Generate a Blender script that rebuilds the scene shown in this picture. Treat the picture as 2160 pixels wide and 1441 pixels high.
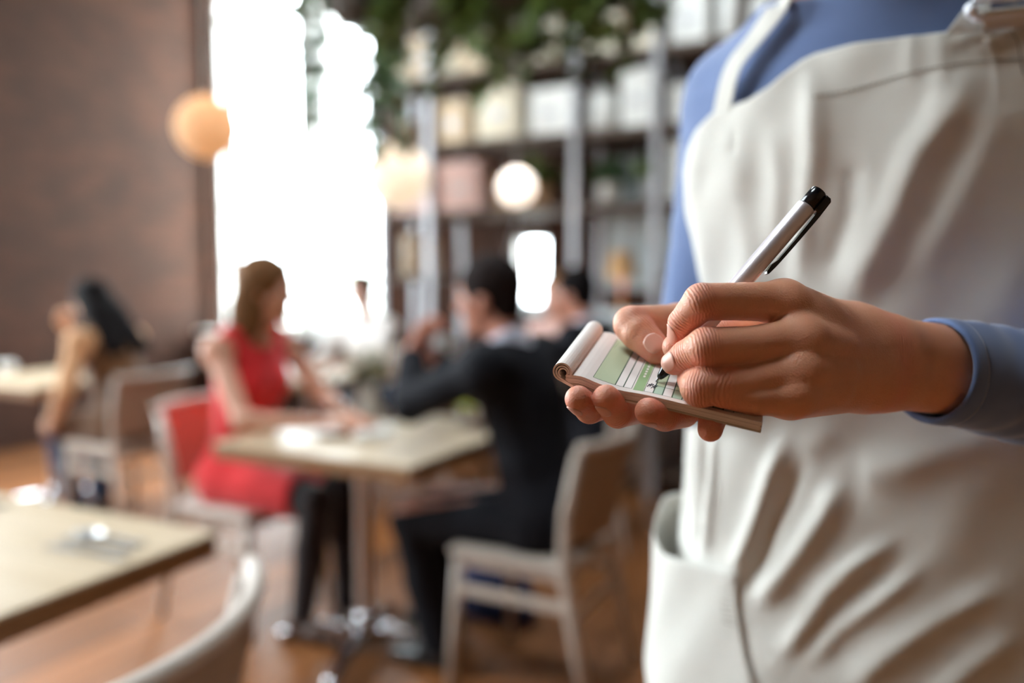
import bpy, math, random
import numpy as np
from mathutils import Vector, Matrix

# ------------------------------------------------------------------ camera, sky, exposure
for o in list(bpy.data.objects):
    bpy.data.objects.remove(o)
SC = bpy.context.scene
COL = SC.collection
FPX, HC, HORIZON = 1680.0, 1.30, 588.0          # focal length in pixels, camera height, horizon row
PITCH = math.atan((720.5 - HORIZON) / FPX)
cam_data = bpy.data.cameras.new('camera')
cam_data.sensor_width = 36.0
cam_data.lens = 36.0 * FPX / 2160.0
cam_data.clip_start = 0.02
cam_data.dof.use_dof = True
cam_data.dof.focus_distance = 0.452
cam_data.dof.aperture_fstop = 2.1
cam = bpy.data.objects.new('camera', cam_data)
COL.objects.link(cam)
cam.location = (0, 0, HC)
cam.rotation_euler = (math.pi / 2 - PITCH, 0, 0)
SC.camera = cam

world = bpy.data.worlds.new('overcast_sky')
SC.world = world
world.use_nodes = True
wn = world.node_tree.nodes
wn['Background'].inputs[0].default_value = (0.88, 0.95, 1.0, 1)
wn['Background'].inputs[1].default_value = 17.0
SC.view_settings.view_transform = 'Standard'
SC.view_settings.look = 'None'
SC.view_settings.gamma = 1.0
SC.view_settings.use_curve_mapping = False
SC.view_settings.exposure = 0.9
SC.cycles.use_denoising = True
SC.cycles.sample_clamp_indirect = 6.0

# room axes: the walls, boards and tables run along RA (right, nearer) and RB (into the depth)
YAW = math.radians(-27.0)
RA = Vector((math.cos(YAW), math.sin(YAW), 0))
RB = Vector((-math.sin(YAW), math.cos(YAW), 0))
KC = Vector((-2.93, 7.65, 0))                    # far left corner of the room
ROOM_A, ROOM_B, ROOM_H = 9.6, 9.4, 4.7
def RM(a, b, z=0.0):
    return KC + RA * a - RB * b + Vector((0, 0, z))

ADDED_LEFT_WINDOWS = [(2.5, 3.8), (4.5, 6.6)]     # unseen windows added for light from the left; distance b from back wall
BACK_WINDOWS = [(0.07, 1.20), (1.345, 2.06)]                  # distance a from the left wall
SILL, SPRING = 0.82, 3.75
def portal(name, centre, inward, w, h):
    d = bpy.data.lights.new(name, 'AREA')
    d.shape = 'RECTANGLE'; d.size = w; d.size_y = h
    d.cycles.is_portal = True
    o = bpy.data.objects.new(name, d); COL.objects.link(o)
    o.location = centre
    o.rotation_euler = inward.to_track_quat('-Z', 'Z').to_euler()
for b0, b1 in ADDED_LEFT_WINDOWS:
    portal('window_daylight', RM(-0.36, (b0 + b1) / 2, 2.72), RA, b1 - b0, 3.8)
ADDED_SKYLIGHTS = [(3.9, 5.15, 4.8, 6.05), (3.6, 5.0, 1.3, 2.5)]       # a0, a1, b0, b1 of unseen roof windows added as top light
for a0, a1, b0, b1 in ADDED_SKYLIGHTS:
    portal('window_daylight', RM((a0 + a1) / 2, (b0 + b1) / 2, ROOM_H + 0.2), Vector((0, 0.001, -1)), max(a1 - a0, b1 - b0) + .3, max(a1 - a0, b1 - b0) + .3)
for a0, a1 in BACK_WINDOWS:
    portal('window_daylight', RM((a0 + a1) / 2, -0.36, 2.65), -RB, a1 - a0, 3.7)

# ------------------------------------------------------------------ projection helpers
cp, sp = math.cos(PITCH), math.sin(PITCH)
CF = np.array([0, cp, -sp]); CU = np.array([0, sp, cp]); CR = np.array([1.0, 0, 0])
CO = np.array([0, 0, HC])
def U(x, y, d):
    """point seen at pixel (x, y) at depth d along the lens axis"""
    return CO + d * (CF + CR * (x - 1080) / FPX + CU * (720.5 - y) / FPX)
def W(x, y, z):
    """point seen at pixel (x, y) that lies at height z"""
    r = CF + CR * (x - 1080) / FPX + CU * (720.5 - y) / FPX
    return CO + r * ((z - HC) / r[2])
def PX(P):
    P = np.asarray(P, float) - CO
    d = P @ CF
    return 1080 + FPX * (P @ CR) / d, 720.5 - FPX * (P @ CU) / d, d
def on_plane(x, y, p0, n):
    r = CF + CR * (x - 1080) / FPX + CU * (720.5 - y) / FPX
    p0 = np.array(p0); n = np.array(n)
    return CO + r * (((p0 - CO) @ n) / (r @ n))

# ------------------------------------------------------------------ scene helpers
def tag(o, label=None, cat=None, group=None, kind=None):
    if label: o['label'] = label
    if cat: o['category'] = cat
    if group: o['group'] = group
    if kind: o['kind'] = kind
    return o
def empty(name, loc=(0, 0, 0), rz=0.0):
    o = bpy.data.objects.new(name, None); COL.objects.link(o)
    o.location = loc; o.rotation_euler = (0, 0, rz); o.empty_display_size = 0.1
    return o
def mesh_obj(name, V, F, mat, parent=None, smooth=True, mats=None, fmat=None, world_space=True):
    """V vertices, F faces (array of quads/tris or list); world_space: V is in world axes even under a parent"""
    me = bpy.data.meshes.new(name)
    V = np.asarray(V, dtype=np.float32)
    if isinstance(F, np.ndarray):
        n, k = F.shape
        me.vertices.add(len(V)); me.vertices.foreach_set('co', V.ravel())
        me.loops.add(n * k); me.loops.foreach_set('vertex_index', F.ravel().astype(np.int32))
        me.polygons.add(n)
        me.polygons.foreach_set('loop_start', np.arange(0, n * k, k, dtype=np.int32))
        me.update(calc_edges=True)
    else:
        me.from_pydata([tuple(map(float, v)) for v in V], [], [tuple(map(int, f)) for f in F])
        me.update()
    for m in (mats or [mat]):
        me.materials.append(m)
    if fmat is not None:
        me.polygons.foreach_set('material_index', np.asarray(fmat, dtype=np.int32))
    if smooth:
        me.polygons.foreach_set('use_smooth', np.ones(len(me.polygons), dtype=bool))
    o = bpy.data.objects.new(name, me); COL.objects.link(o)
    if parent is not None:
        o.parent = parent
        if world_space:
            p, m = parent, Matrix.Identity(4)
            while p is not None:
                m = Matrix.LocRotScale(p.location, p.rotation_euler, p.scale) @ m
                p = p.parent
            o.matrix_local = m.inverted()
    return o
def copy_tree(o, parent=None):
    c = o.copy(); COL.objects.link(c)
    if parent is not None: c.parent = parent
    for ch in list(o.children): copy_tree(ch, c)
    return c

class MB:
    """collects boxes, tubes, lathes into one mesh"""
    def __init__(s): s.v = []; s.f = []; s.m = []
    def add(s, V, F, mi=0):
        n = len(s.v)
        s.v += [tuple(map(float, p)) for p in V]
        s.f += [tuple(int(i) + n for i in f) for f in F]
        s.m += [mi] * len(F)
        return s
    def box(s, c, size, R=None, bevel=0.0, mi=0):
        hx, hy, hz = [q / 2 for q in size]
        R = np.eye(3) if R is None else np.array(R)
        c = np.array(c, float)
        if bevel <= 0:
            V = [np.array((x, y, z)) for x in (-hx, hx) for y in (-hy, hy) for z in (-hz, hz)]
            F = [(0, 1, 3, 2), (4, 6, 7, 5), (0, 4, 5, 1), (2, 3, 7, 6), (0, 2, 6, 4), (1, 5, 7, 3)]
        else:
            b = min(bevel, hx * .95, hy * .95, hz * .95)
            V = []; idx = {}
            for sx in (-1, 1):
                for sy in (-1, 1):
                    for sz in (-1, 1):
                        for ax in range(3):
                            h = [hx - b, hy - b, hz - b]; h[ax] += b
                            idx[(sx, sy, sz, ax)] = len(V)
                            V.append(np.array((sx * h[0], sy * h[1], sz * h[2])))
            F = []
            S = (-1, 1)
            for sg in S:
                F.append([idx[(sg, a, q, 0)] for a, q in ((-1, -1), (1, -1), (1, 1), (-1, 1))][::sg])
                F.append([idx[(a, sg, q, 1)] for a, q in ((-1, -1), (-1, 1), (1, 1), (1, -1))][::sg])
                F.append([idx[(a, q, sg, 2)] for a, q in ((-1, -1), (1, -1), (1, 1), (-1, 1))][::sg])
            for s1 in S:
                for s2 in S:
                    q = [idx[(s1, s2, -1, 0)], idx[(s1, s2, -1, 1)], idx[(s1, s2, 1, 1)], idx[(s1, s2, 1, 0)]]
                    F.append(q[::s1 * s2])
                    q = [idx[(s1, -1, s2, 0)], idx[(s1, 1, s2, 0)], idx[(s1, 1, s2, 2)], idx[(s1, -1, s2, 2)]]
                    F.append(q[::s1 * s2])
                    q = [idx[(-1, s1, s2, 1)], idx[(-1, s1, s2, 2)], idx[(1, s1, s2, 2)], idx[(1, s1, s2, 1)]]
                    F.append(q[::s1 * s2])
            for sx in S:
                for sy in S:
                    for sz in S:
                        q = [idx[(sx, sy, sz, 0)], idx[(sx, sy, sz, 1)], idx[(sx, sy, sz, 2)]]
                        F.append(q[::sx * sy * sz])
        return s.add([c + R @ p for p in V], F, mi)
    def tube(s, pts, r, n=10, caps=True, mi=0, flat=1.0, up=None):
        pts = [np.array(p, float) for p in pts]
        rs = r if hasattr(r, '__len__') else [r] * len(pts)
        ring = []; V = []
        u0 = np.array(up if up is not None else (0.013, 0.021, 1.0))
        for i, p in enumerate(pts):
            t = pts[min(i + 1, len(pts) - 1)] - pts[max(i - 1, 0)]
            t = t / (np.linalg.norm(t) + 1e-12)
            if abs(t @ u0) / np.linalg.norm(u0) > 0.97: uu = np.array((1.0, 0.03, 0.02))
            else: uu = u0
            e1 = np.cross(t, uu); e1 /= np.linalg.norm(e1); e2 = np.cross(e1, t)
            for k in range(n):
                a = 2 * math.pi * k / n
                V.append(p + rs[i] * (math.cos(a) * e1 + flat * math.sin(a) * e2))
        F = []
        for i in range(len(pts) - 1):
            for k in range(n):
                F.append((i * n + k, i * n + (k + 1) % n, (i + 1) * n + (k + 1) % n, (i + 1) * n + k)[::-1])
        if caps:
            F.append(tuple(range(n))); F.append(tuple(range((len(pts) - 1) * n, len(pts) * n))[::-1])
        return s.add(V, F, mi)
    def lathe(s, prof, c=(0, 0, 0), n=24, mi=0, R=None, wob=0):
        """prof: list of (radius, z) from bottom to top"""
        c = np.array(c, float); R = np.eye(3) if R is None else np.array(R)
        V = []
        for r, z in prof:
            for k in range(n):
                a = 2 * math.pi * k / n
                V.append(c + R @ np.array((r * math.cos(a), r * math.sin(a), z)))
        F = []
        for i in range(len(prof) - 1):
            for k in range(n):
                F.append((i * n + k, i * n + (k + 1) % n, (i + 1) * n + (k + 1) % n, (i + 1) * n + k))
        F.append(tuple(range(n))[::-1]); F.append(tuple(range((len(prof) - 1) * n, len(prof) * n)))
        return s.add(V, F, mi)
    def sphere(s, c, r, n=20, m=12, mi=0, squash=1.0):
        pr = [(max(1e-4, r * math.sin(math.pi * i / m)), -r * squash * math.cos(math.pi * i / m)) for i in range(m + 1)]
        return s.lathe(pr, c, n, mi)
    def build(s, name, mat, parent=None, smooth=False, world_space=False, mats=None):
        return mesh_obj(name, s.v, s.f, mat, parent, smooth, mats=mats, fmat=s.m if mats else None, world_space=world_space)

# ------------------------------------------------------------------ materials
def srgb(r, g, b):
    f = lambda c: (c / 255 / 12.92) if c / 255 <= 0.04045 else ((c / 255 + 0.055) / 1.055) ** 2.4
    return (f(r), f(g), f(b), 1.0)
MATS = {}
def mat(name, col, rough=0.6, metal=0.0, noise=0.0, nscale=8.0, bump=0.0, bscale=60.0, sheen=0.0, spec=0.5,
        emit=None, estr=0.0, sss=0.0, stretch=None, coat=0.0, alpha=None, trans=0.0):
    if name in MATS: return MATS[name]
    m = bpy.data.materials.new(name); m.use_nodes = True
    nt = m.node_tree; N = nt.nodes; L = nt.links
    b = N['Principled BSDF']
    b.inputs['Roughness'].default_value = rough
    b.inputs['Metallic'].default_value = metal
    b.inputs['Specular IOR Level'].default_value = spec
    if sheen: b.inputs['Sheen Weight'].default_value = sheen
    if coat: b.inputs['Coat Weight'].default_value = coat
    if trans: b.inputs['Transmission Weight'].default_value = trans
    c = srgb(*col)
    b.inputs['Base Color'].default_value = c
    tc = N.new('ShaderNodeTexCoord'); mp = N.new('ShaderNodeMapping')
    L.new(tc.outputs['Object'], mp.inputs[0])
    if stretch: mp.inputs['Scale'].default_value = stretch
    if noise:
        t = N.new('ShaderNodeTexNoise'); t.inputs['Scale'].default_value = nscale; t.inputs['Detail'].default_value = 5
        L.new(mp.outputs[0], t.inputs['Vector'])
        r = N.new('ShaderNodeMixRGB'); r.blend_type = 'MIX'
        r.inputs[1].default_value = tuple(max(0, x * (1 - noise)) for x in c[:3]) + (1,)
        r.inputs[2].default_value = tuple(min(1, x * (1 + noise)) for x in c[:3]) + (1,)
        L.new(t.outputs[0], r.inputs[0]); L.new(r.outputs[0], b.inputs['Base Color'])
    if bump:
        t2 = N.new('ShaderNodeTexNoise'); t2.inputs['Scale'].default_value = bscale; t2.inputs['Detail'].default_value = 3
        L.new(mp.outputs[0], t2.inputs['Vector'])
        bp = N.new('ShaderNodeBump'); bp.inputs['Strength'].default_value = bump; bp.inputs['Distance'].default_value = 0.002
        L.new(t2.outputs[0], bp.inputs['Height']); L.new(bp.outputs[0], b.inputs['Normal'])
    if sss:
        b.inputs['Subsurface Weight'].default_value = sss
        b.inputs['Subsurface Radius'].default_value = (1.0, 0.35, 0.18)
        b.inputs['Subsurface Scale'].default_value = 0.004
    if emit:
        b.inputs['Emission Color'].default_value = srgb(*emit); b.inputs['Emission Strength'].default_value = estr
    MATS[name] = m
    return m
def glass_mat(name, tint=(1, 1, 1), gloss=0.08):
    if name in MATS: return MATS[name]
    m = bpy.data.materials.new(name); m.use_nodes = True
    nt = m.node_tree; N = nt.nodes; L = nt.links
    N.remove(N['Principled BSDF'])
    t = N.new('ShaderNodeBsdfTransparent'); t.inputs[0].default_value = tint + (1,)
    g = N.new('ShaderNodeBsdfGlossy'); g.inputs['Roughness'].default_value = 0.03
    x = N.new('ShaderNodeMixShader'); x.inputs[0].default_value = gloss
    L.new(t.outputs[0], x.inputs[1]); L.new(g.outputs[0], x.inputs[2])
    L.new(x.outputs[0], N['Material Output'].inputs[0])
    MATS[name] = m
    return m
def brick_mat(name):
    m = bpy.data.materials.new(name); m.use_nodes = True
    nt = m.node_tree; N = nt.nodes; L = nt.links; b = N['Principled BSDF']
    b.inputs['Roughness'].default_value = 0.9
    tc = N.new('ShaderNodeTexCoord'); mp = N.new('ShaderNodeMapping')
    L.new(tc.outputs['UV'], mp.inputs[0])
    br = N.new('ShaderNodeTexBrick'); br.inputs['Scale'].default_value = 1.0
    br.inputs['Brick Width'].default_value = 0.225; br.inputs['Row Height'].default_value = 0.075
    br.inputs['Mortar Size'].default_value = 0.006
    br.inputs['Color1'].default_value = srgb(84, 50, 34); br.inputs['Color2'].default_value = srgb(64, 40, 28)
    br.inputs['Mortar'].default_value = srgb(74, 53, 40)
    L.new(mp.outputs[0], br.inputs['Vector'])
    t = N.new('ShaderNodeTexNoise'); t.inputs['Scale'].default_value = 1.6; t.inputs['Detail'].default_value = 6
    L.new(mp.outputs[0], t.inputs['Vector'])
    mx = N.new('ShaderNodeMixRGB'); mx.blend_type = 'MULTIPLY'; mx.inputs[0].default_value = 0.6
    cr = N.new('ShaderNodeValToRGB')
    cr.color_ramp.elements[0].color = (0.45, 0.42, 0.4, 1); cr.color_ramp.elements[0].position = 0.3
    cr.color_ramp.elements[1].color = (1.15, 1.1, 1.05, 1); cr.color_ramp.elements[1].position = 0.75
    L.new(t.outputs[0], cr.inputs[0]); L.new(br.outputs[0], mx.inputs[1]); L.new(cr.outputs[0], mx.inputs[2])
    L.new(mx.outputs[0], b.inputs['Base Color'])
    bp = N.new('ShaderNodeBump'); bp.inputs['Strength'].default_value = 0.6; bp.inputs['Distance'].default_value = 0.008
    bp.invert = True
    L.new(br.outputs['Fac'], bp.inputs['Height']); L.new(bp.outputs[0], b.inputs['Normal'])
    return m
def wood_mat(name, c1, c2, rough=0.45, scale=(1.5, 22, 22), rand=0.25):
    """long grain along local X; each object a slightly different tone"""
    if name in MATS: return MATS[name]
    m = bpy.data.materials.new(name); m.use_nodes = True
    nt = m.node_tree; N = nt.nodes; L = nt.links; b = N['Principled BSDF']
    b.inputs['Roughness'].default_value = rough
    tc = N.new('ShaderNodeTexCoord'); mp = N.new('ShaderNodeMapping'); mp.inputs['Scale'].default_value = scale
    oi = N.new('ShaderNodeObjectInfo')
    ad = N.new('ShaderNodeVectorMath'); ad.operation = 'ADD'
    ml = N.new('ShaderNodeMath'); ml.operation = 'MULTIPLY'; ml.inputs[1].default_value = 37.0
    L.new(oi.outputs['Random'], ml.inputs[0])
    L.new(tc.outputs['Object'], ad.inputs[0]); L.new(ml.outputs[0], ad.inputs[1])
    L.new(ad.outputs[0], mp.inputs[0])
    t = N.new('ShaderNodeTexNoise'); t.inputs['Scale'].default_value = 1.0; t.inputs['Detail'].default_value = 6
    L.new(mp.outputs[0], t.inputs['Vector'])
    r = N.new('ShaderNodeMixRGB'); r.inputs[1].default_value = srgb(*c1); r.inputs[2].default_value = srgb(*c2)
    L.new(t.outputs[0], r.inputs[0])
    mr = N.new('ShaderNodeMapRange'); mr.inputs[3].default_value = 1 - rand; mr.inputs[4].default_value = 1 + rand
    L.new(oi.outputs['Random'], mr.inputs[0])
    mu = N.new('ShaderNodeVectorMath'); mu.operation = 'SCALE'
    L.new(r.outputs[0], mu.inputs[0]); L.new(mr.outputs[0], mu.inputs['Scale'])
    L.new(mu.outputs[0], b.inputs['Base Color'])
    bp = N.new('ShaderNodeBump'); bp.inputs['Strength'].default_value = 0.15; bp.inputs['Distance'].default_value = 0.002
    L.new(t.outputs[0], bp.inputs['Height']); L.new(bp.outputs[0], b.inputs['Normal'])
    MATS[name] = m
    return m
def fabric_mat(name, col, weave=900.0, rough=0.85, sheen=0.25, bump=0.25, noise=0.06):
    """plain weave: two crossed fine waves for relief and a faint mottling"""
    if name in MATS: return MATS[name]
    m = mat(name, col, rough=rough, noise=noise, nscale=35, sheen=sheen, spec=0.25)
    nt = m.node_tree; N = nt.nodes; L = nt.links; b = N['Principled BSDF']
    tc = N.new('ShaderNodeTexCoord')
    hs = []
    for i, d in enumerate(('X', 'Z')):
        w = N.new('ShaderNodeTexWave'); w.bands_direction = d
        w.inputs['Scale'].default_value = weave / 6.283 * 2; w.inputs['Distortion'].default_value = 1.2
        w.inputs['Detail'].default_value = 1
        L.new(tc.outputs['Object'], w.inputs['Vector']); hs.append(w)
    a = N.new('ShaderNodeMath'); a.operation = 'ADD'
    L.new(hs[0].outputs['Fac'], a.inputs[0]); L.new(hs[1].outputs['Fac'], a.inputs[1])
    bp = N.new('ShaderNodeBump'); bp.inputs['Strength'].default_value = bump; bp.inputs['Distance'].default_value = 0.0004
    L.new(a.outputs[0], bp.inputs['Height']); L.new(bp.outputs[0], b.inputs['Normal'])
    return m
def skin_mat(name, col, detail=True):
    if name in MATS: return MATS[name]
    m = mat(name, col, rough=0.48, noise=0.10, nscale=28, sss=0.25 if detail else 0.0, spec=0.45)
    nt = m.node_tree; N = nt.nodes; L = nt.links; b = N['Principled BSDF']
    if detail:
        tc = N.new('ShaderNodeTexCoord')
        v = N.new('ShaderNodeTexVoronoi'); v.inputs['Scale'].default_value = 900
        n = N.new('ShaderNodeTexNoise'); n.inputs['Scale'].default_value = 260; n.inputs['Detail'].default_value = 4
        L.new(tc.outputs['Object'], v.inputs['Vector']); L.new(tc.outputs['Object'], n.inputs['Vector'])
        a = N.new('ShaderNodeMath'); a.operation = 'ADD'
        L.new(v.outputs['Distance'], a.inputs[0]); L.new(n.outputs[0], a.inputs[1])
        at = N.new('ShaderNodeAttribute'); at.attribute_name = 'axial'
        kn = N.new('ShaderNodeAttribute'); kn.attribute_name = 'knuckle'
        n3 = N.new('ShaderNodeTexNoise'); n3.inputs['Scale'].default_value = 190; n3.inputs['Detail'].default_value = 2
        L.new(tc.outputs['Object'], n3.inputs['Vector'])
        m1 = N.new('ShaderNodeMath'); m1.operation = 'MULTIPLY'; m1.inputs[1].default_value = 8.0
        L.new(n3.outputs[0], m1.inputs[0])
        m2 = N.new('ShaderNodeMath'); m2.operation = 'MULTIPLY_ADD'; m2.inputs[1].default_value = 3.6
        L.new(at.outputs['Fac'], m2.inputs[0]); L.new(m1.outputs[0], m2.inputs[2])
        m3 = N.new('ShaderNodeMath'); m3.operation = 'SINE'; L.new(m2.outputs[0], m3.inputs[0])
        m4 = N.new('ShaderNodeMath'); m4.operation = 'MULTIPLY'; L.new(m3.outputs[0], m4.inputs[0]); L.new(kn.outputs['Fac'], m4.inputs[1])
        a2 = N.new('ShaderNodeMath'); a2.operation = 'MULTIPLY_ADD'; a2.inputs[1].default_value = 1.7
        L.new(m4.outputs[0], a2.inputs[0]); L.new(a.outputs[0], a2.inputs[2])
        bp = N.new('ShaderNodeBump'); bp.inputs['Strength'].default_value = 0.32; bp.inputs['Distance'].default_value = 0.0006
        L.new(a2.outputs[0], bp.inputs['Height']); L.new(bp.outputs[0], b.inputs['Normal'])
        # redder skin over the knuckles and finger ends
        at2 = N.new('ShaderNodeAttribute'); at2.attribute_name = 'flush'
        src = b.inputs['Base Color'].links[0].from_socket
        mx = N.new('ShaderNodeMixRGB'); mx.inputs[2].default_value = srgb(222, 126, 112)
        sc_ = N.new('ShaderNodeMath'); sc_.operation = 'MULTIPLY'; sc_.inputs[1].default_value = 0.6
        L.new(at2.outputs['Fac'], sc_.inputs[0]); L.new(sc_.outputs[0], mx.inputs[0])
        L.new(src, mx.inputs[1]); L.new(mx.outputs[0], b.inputs['Base Color'])
    return m

# ------------------------------------------------------------------ signed-distance bodies
def rcone(a, b, ra, rb):
    a = np.array(a, float); b = np.array(b, float)
    ba = b - a; L2 = float(ba @ ba) + 1e-12; R = max(ra, rb)
    def f(X, Y, Z):
        px, py, pz = X - a[0], Y - a[1], Z - a[2]
        t = np.clip((px * ba[0] + py * ba[1] + pz * ba[2]) / L2, 0, 1)
        return np.sqrt((px - t * ba[0]) ** 2 + (py - t * ba[1]) ** 2 + (pz - t * ba[2]) ** 2) - (ra + (rb - ra) * t)
    return f, np.minimum(a, b) - R, np.maximum(a, b) + R
def ellip(c, r, M=None):
    """M: 3x3, rows are the local axes"""
    c = np.array(c, float); r = np.array(r, float); M = np.eye(3) if M is None else np.array(M)
    R = np.sqrt(((M.T * r) ** 2).sum(axis=1))
    def f(X, Y, Z):
        px, py, pz = X - c[0], Y - c[1], Z - c[2]
        q = [(M[i, 0] * px + M[i, 1] * py + M[i, 2] * pz) for i in range(3)]
        k0 = np.sqrt(sum((q[i] / r[i]) ** 2 for i in range(3)))
        k1 = np.sqrt(sum((q[i] / r[i] ** 2) ** 2 for i in range(3))) + 1e-9
        return k0 * (k0 - 1) / k1
    return f, c - R, c + R
def half(p, n):
    """keeps the side away from n (used with op '&')"""
    p = np.array(p, float); n = np.array(n, float); n = n / np.linalg.norm(n)
    def f(X, Y, Z): return (X - p[0]) * n[0] + (Y - p[1]) * n[1] + (Z - p[2]) * n[2]
    return f, None, None
def inflate(pr, d):
    f, lo, hi = pr
    return (lambda X, Y, Z: f(X, Y, Z) - d), lo - d, hi + d
def smin(a, b, k):
    if k <= 0: return np.minimum(a, b)
    h = np.clip(0.5 + 0.5 * (b - a) / k, 0, 1)
    return b + (a - b) * h - k * h * (1 - h)
def smax(a, b, k): return -smin(-a, -b, k)
BIG = 10.0
class Field:
    def __init__(s, lo, hi, res):
        s.lo = np.array(lo, float); s.res = res
        s.n = np.ceil((np.array(hi) - s.lo) / res).astype(int) + 1
        s.g = np.full(s.n, BIG, dtype=np.float32)
        s.ax = [(s.lo[i] + res * np.arange(s.n[i])).astype(np.float32) for i in range(3)]
    def sl(s, lo, hi, m):
        if lo is None: return tuple(slice(0, q) for q in s.n)
        i0 = np.clip(np.floor((lo - m - s.lo) / s.res).astype(int), 0, s.n)
        i1 = np.clip(np.ceil((hi + m - s.lo) / s.res).astype(int) + 1, 0, s.n)
        return tuple(slice(a, b) for a, b in zip(i0, i1))
    def op(s, pr, k=0.0, op='+', extra=0.0):
        f, lo, hi = pr
        q = s.sl(lo, hi, k + extra + 3 * s.res)
        if any(t.stop <= t.start for t in q): return s
        d = f(s.ax[0][q[0]][:, None, None], s.ax[1][q[1]][None, :, None], s.ax[2][q[2]][None, None, :]).astype(np.float32)
        cur = s.g[q]
        if op == '+': s.g[q] = smin(cur, d, k)
        elif op == '-': s.g[q] = smax(cur, -d, k)
        else: s.g[q] = smax(cur, d, k)
        return s
    def join(s, other, k):
        s.g = smin(s.g, other.g, k); return s
    def mesh(s):
        g = s.g; n = g.shape
        ins = g < 0
        cs = np.zeros(tuple(q - 1 for q in n), dtype=np.uint8)
        for dx in (0, 1):
            for dy in (0, 1):
                for dz in (0, 1):
                    cs += ins[dx:n[0] - 1 + dx, dy:n[1] - 1 + dy, dz:n[2] - 1 + dz]
        act = np.argwhere((cs > 0) & (cs < 8))
        idx = np.full(cs.shape, -1, dtype=np.int32)
        idx[act[:, 0], act[:, 1], act[:, 2]] = np.arange(len(act))
        acc = np.zeros((len(act), 3)); cnt = np.zeros(len(act))
        C = [(0, 0, 0), (1, 0, 0), (0, 1, 0), (1, 1, 0), (0, 0, 1), (1, 0, 1), (0, 1, 1), (1, 1, 1)]
        val = [g[act[:, 0] + c[0], act[:, 1] + c[1], act[:, 2] + c[2]] for c in C]
        for i in range(8):
            for j in range(i + 1, 8):
                if sum(abs(C[i][q] - C[j][q]) for q in range(3)) != 1: continue
                m = (val[i] < 0) != (val[j] < 0)
                t = np.where(m, val[i] / np.where(m, val[i] - val[j], 1), 0)
                p = np.array(C[i])[None] + t[:, None] * (np.array(C[j]) - np.array(C[i]))[None]
                acc += p * m[:, None]; cnt += m
        V = (act + acc / cnt[:, None]) * s.res + s.lo
        Q = []
        for ax in range(3):
            a, b = (ax + 1) % 3, (ax + 2) % 3
            s0 = [slice(1, n[q] - 1) for q in range(3)]; s0[ax] = slice(0, n[ax] - 1)
            s1 = list(s0); s1[ax] = slice(1, n[ax])
            i0, i1 = ins[tuple(s0)], ins[tuple(s1)]
            e = np.argwhere(i0 != i1)
            if not len(e): continue
            flip = i0[e[:, 0], e[:, 1], e[:, 2]]
            off = np.array([1, 1, 1]); off[ax] = 0
            e = e + off
            def cell(da, db):
                c = e.copy(); c[:, a] -= da; c[:, b] -= db
                return idx[c[:, 0], c[:, 1], c[:, 2]]
            q = np.stack([cell(1, 1), cell(0, 1), cell(0, 0), cell(1, 0)], axis=1)
            q[~flip] = q[~flip][:, ::-1]
            Q.append(q)
        Q = np.concatenate(Q)
        return V, Q[(Q >= 0).all(axis=1)]
def bounds(prims, pad):
    lo = np.min([p[1] for p in prims], axis=0) - pad
    hi = np.max([p[2] for p in prims], axis=0) + pad
    return lo, hi
def unit(v):
    v = np.array(v, float); return v / (np.linalg.norm(v) + 1e-12)
# ------------------------------------------------------------------ room shell
rng = random.Random(7)
M_brick = brick_mat('brown_brick')
M_plaster = mat('dark_timber_panelling', (120, 94, 70), rough=0.9, noise=0.05, nscale=3)
M_ceiling = mat('dark_timber_ceiling', (84, 70, 58), rough=0.9, noise=0.04, nscale=2)
M_whiteframe = mat('white_window_paint', (238, 238, 234), rough=0.5, noise=0.03)
M_glass = glass_mat('window_glass', (0.97, 0.99, 0.99), 0.05)

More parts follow.
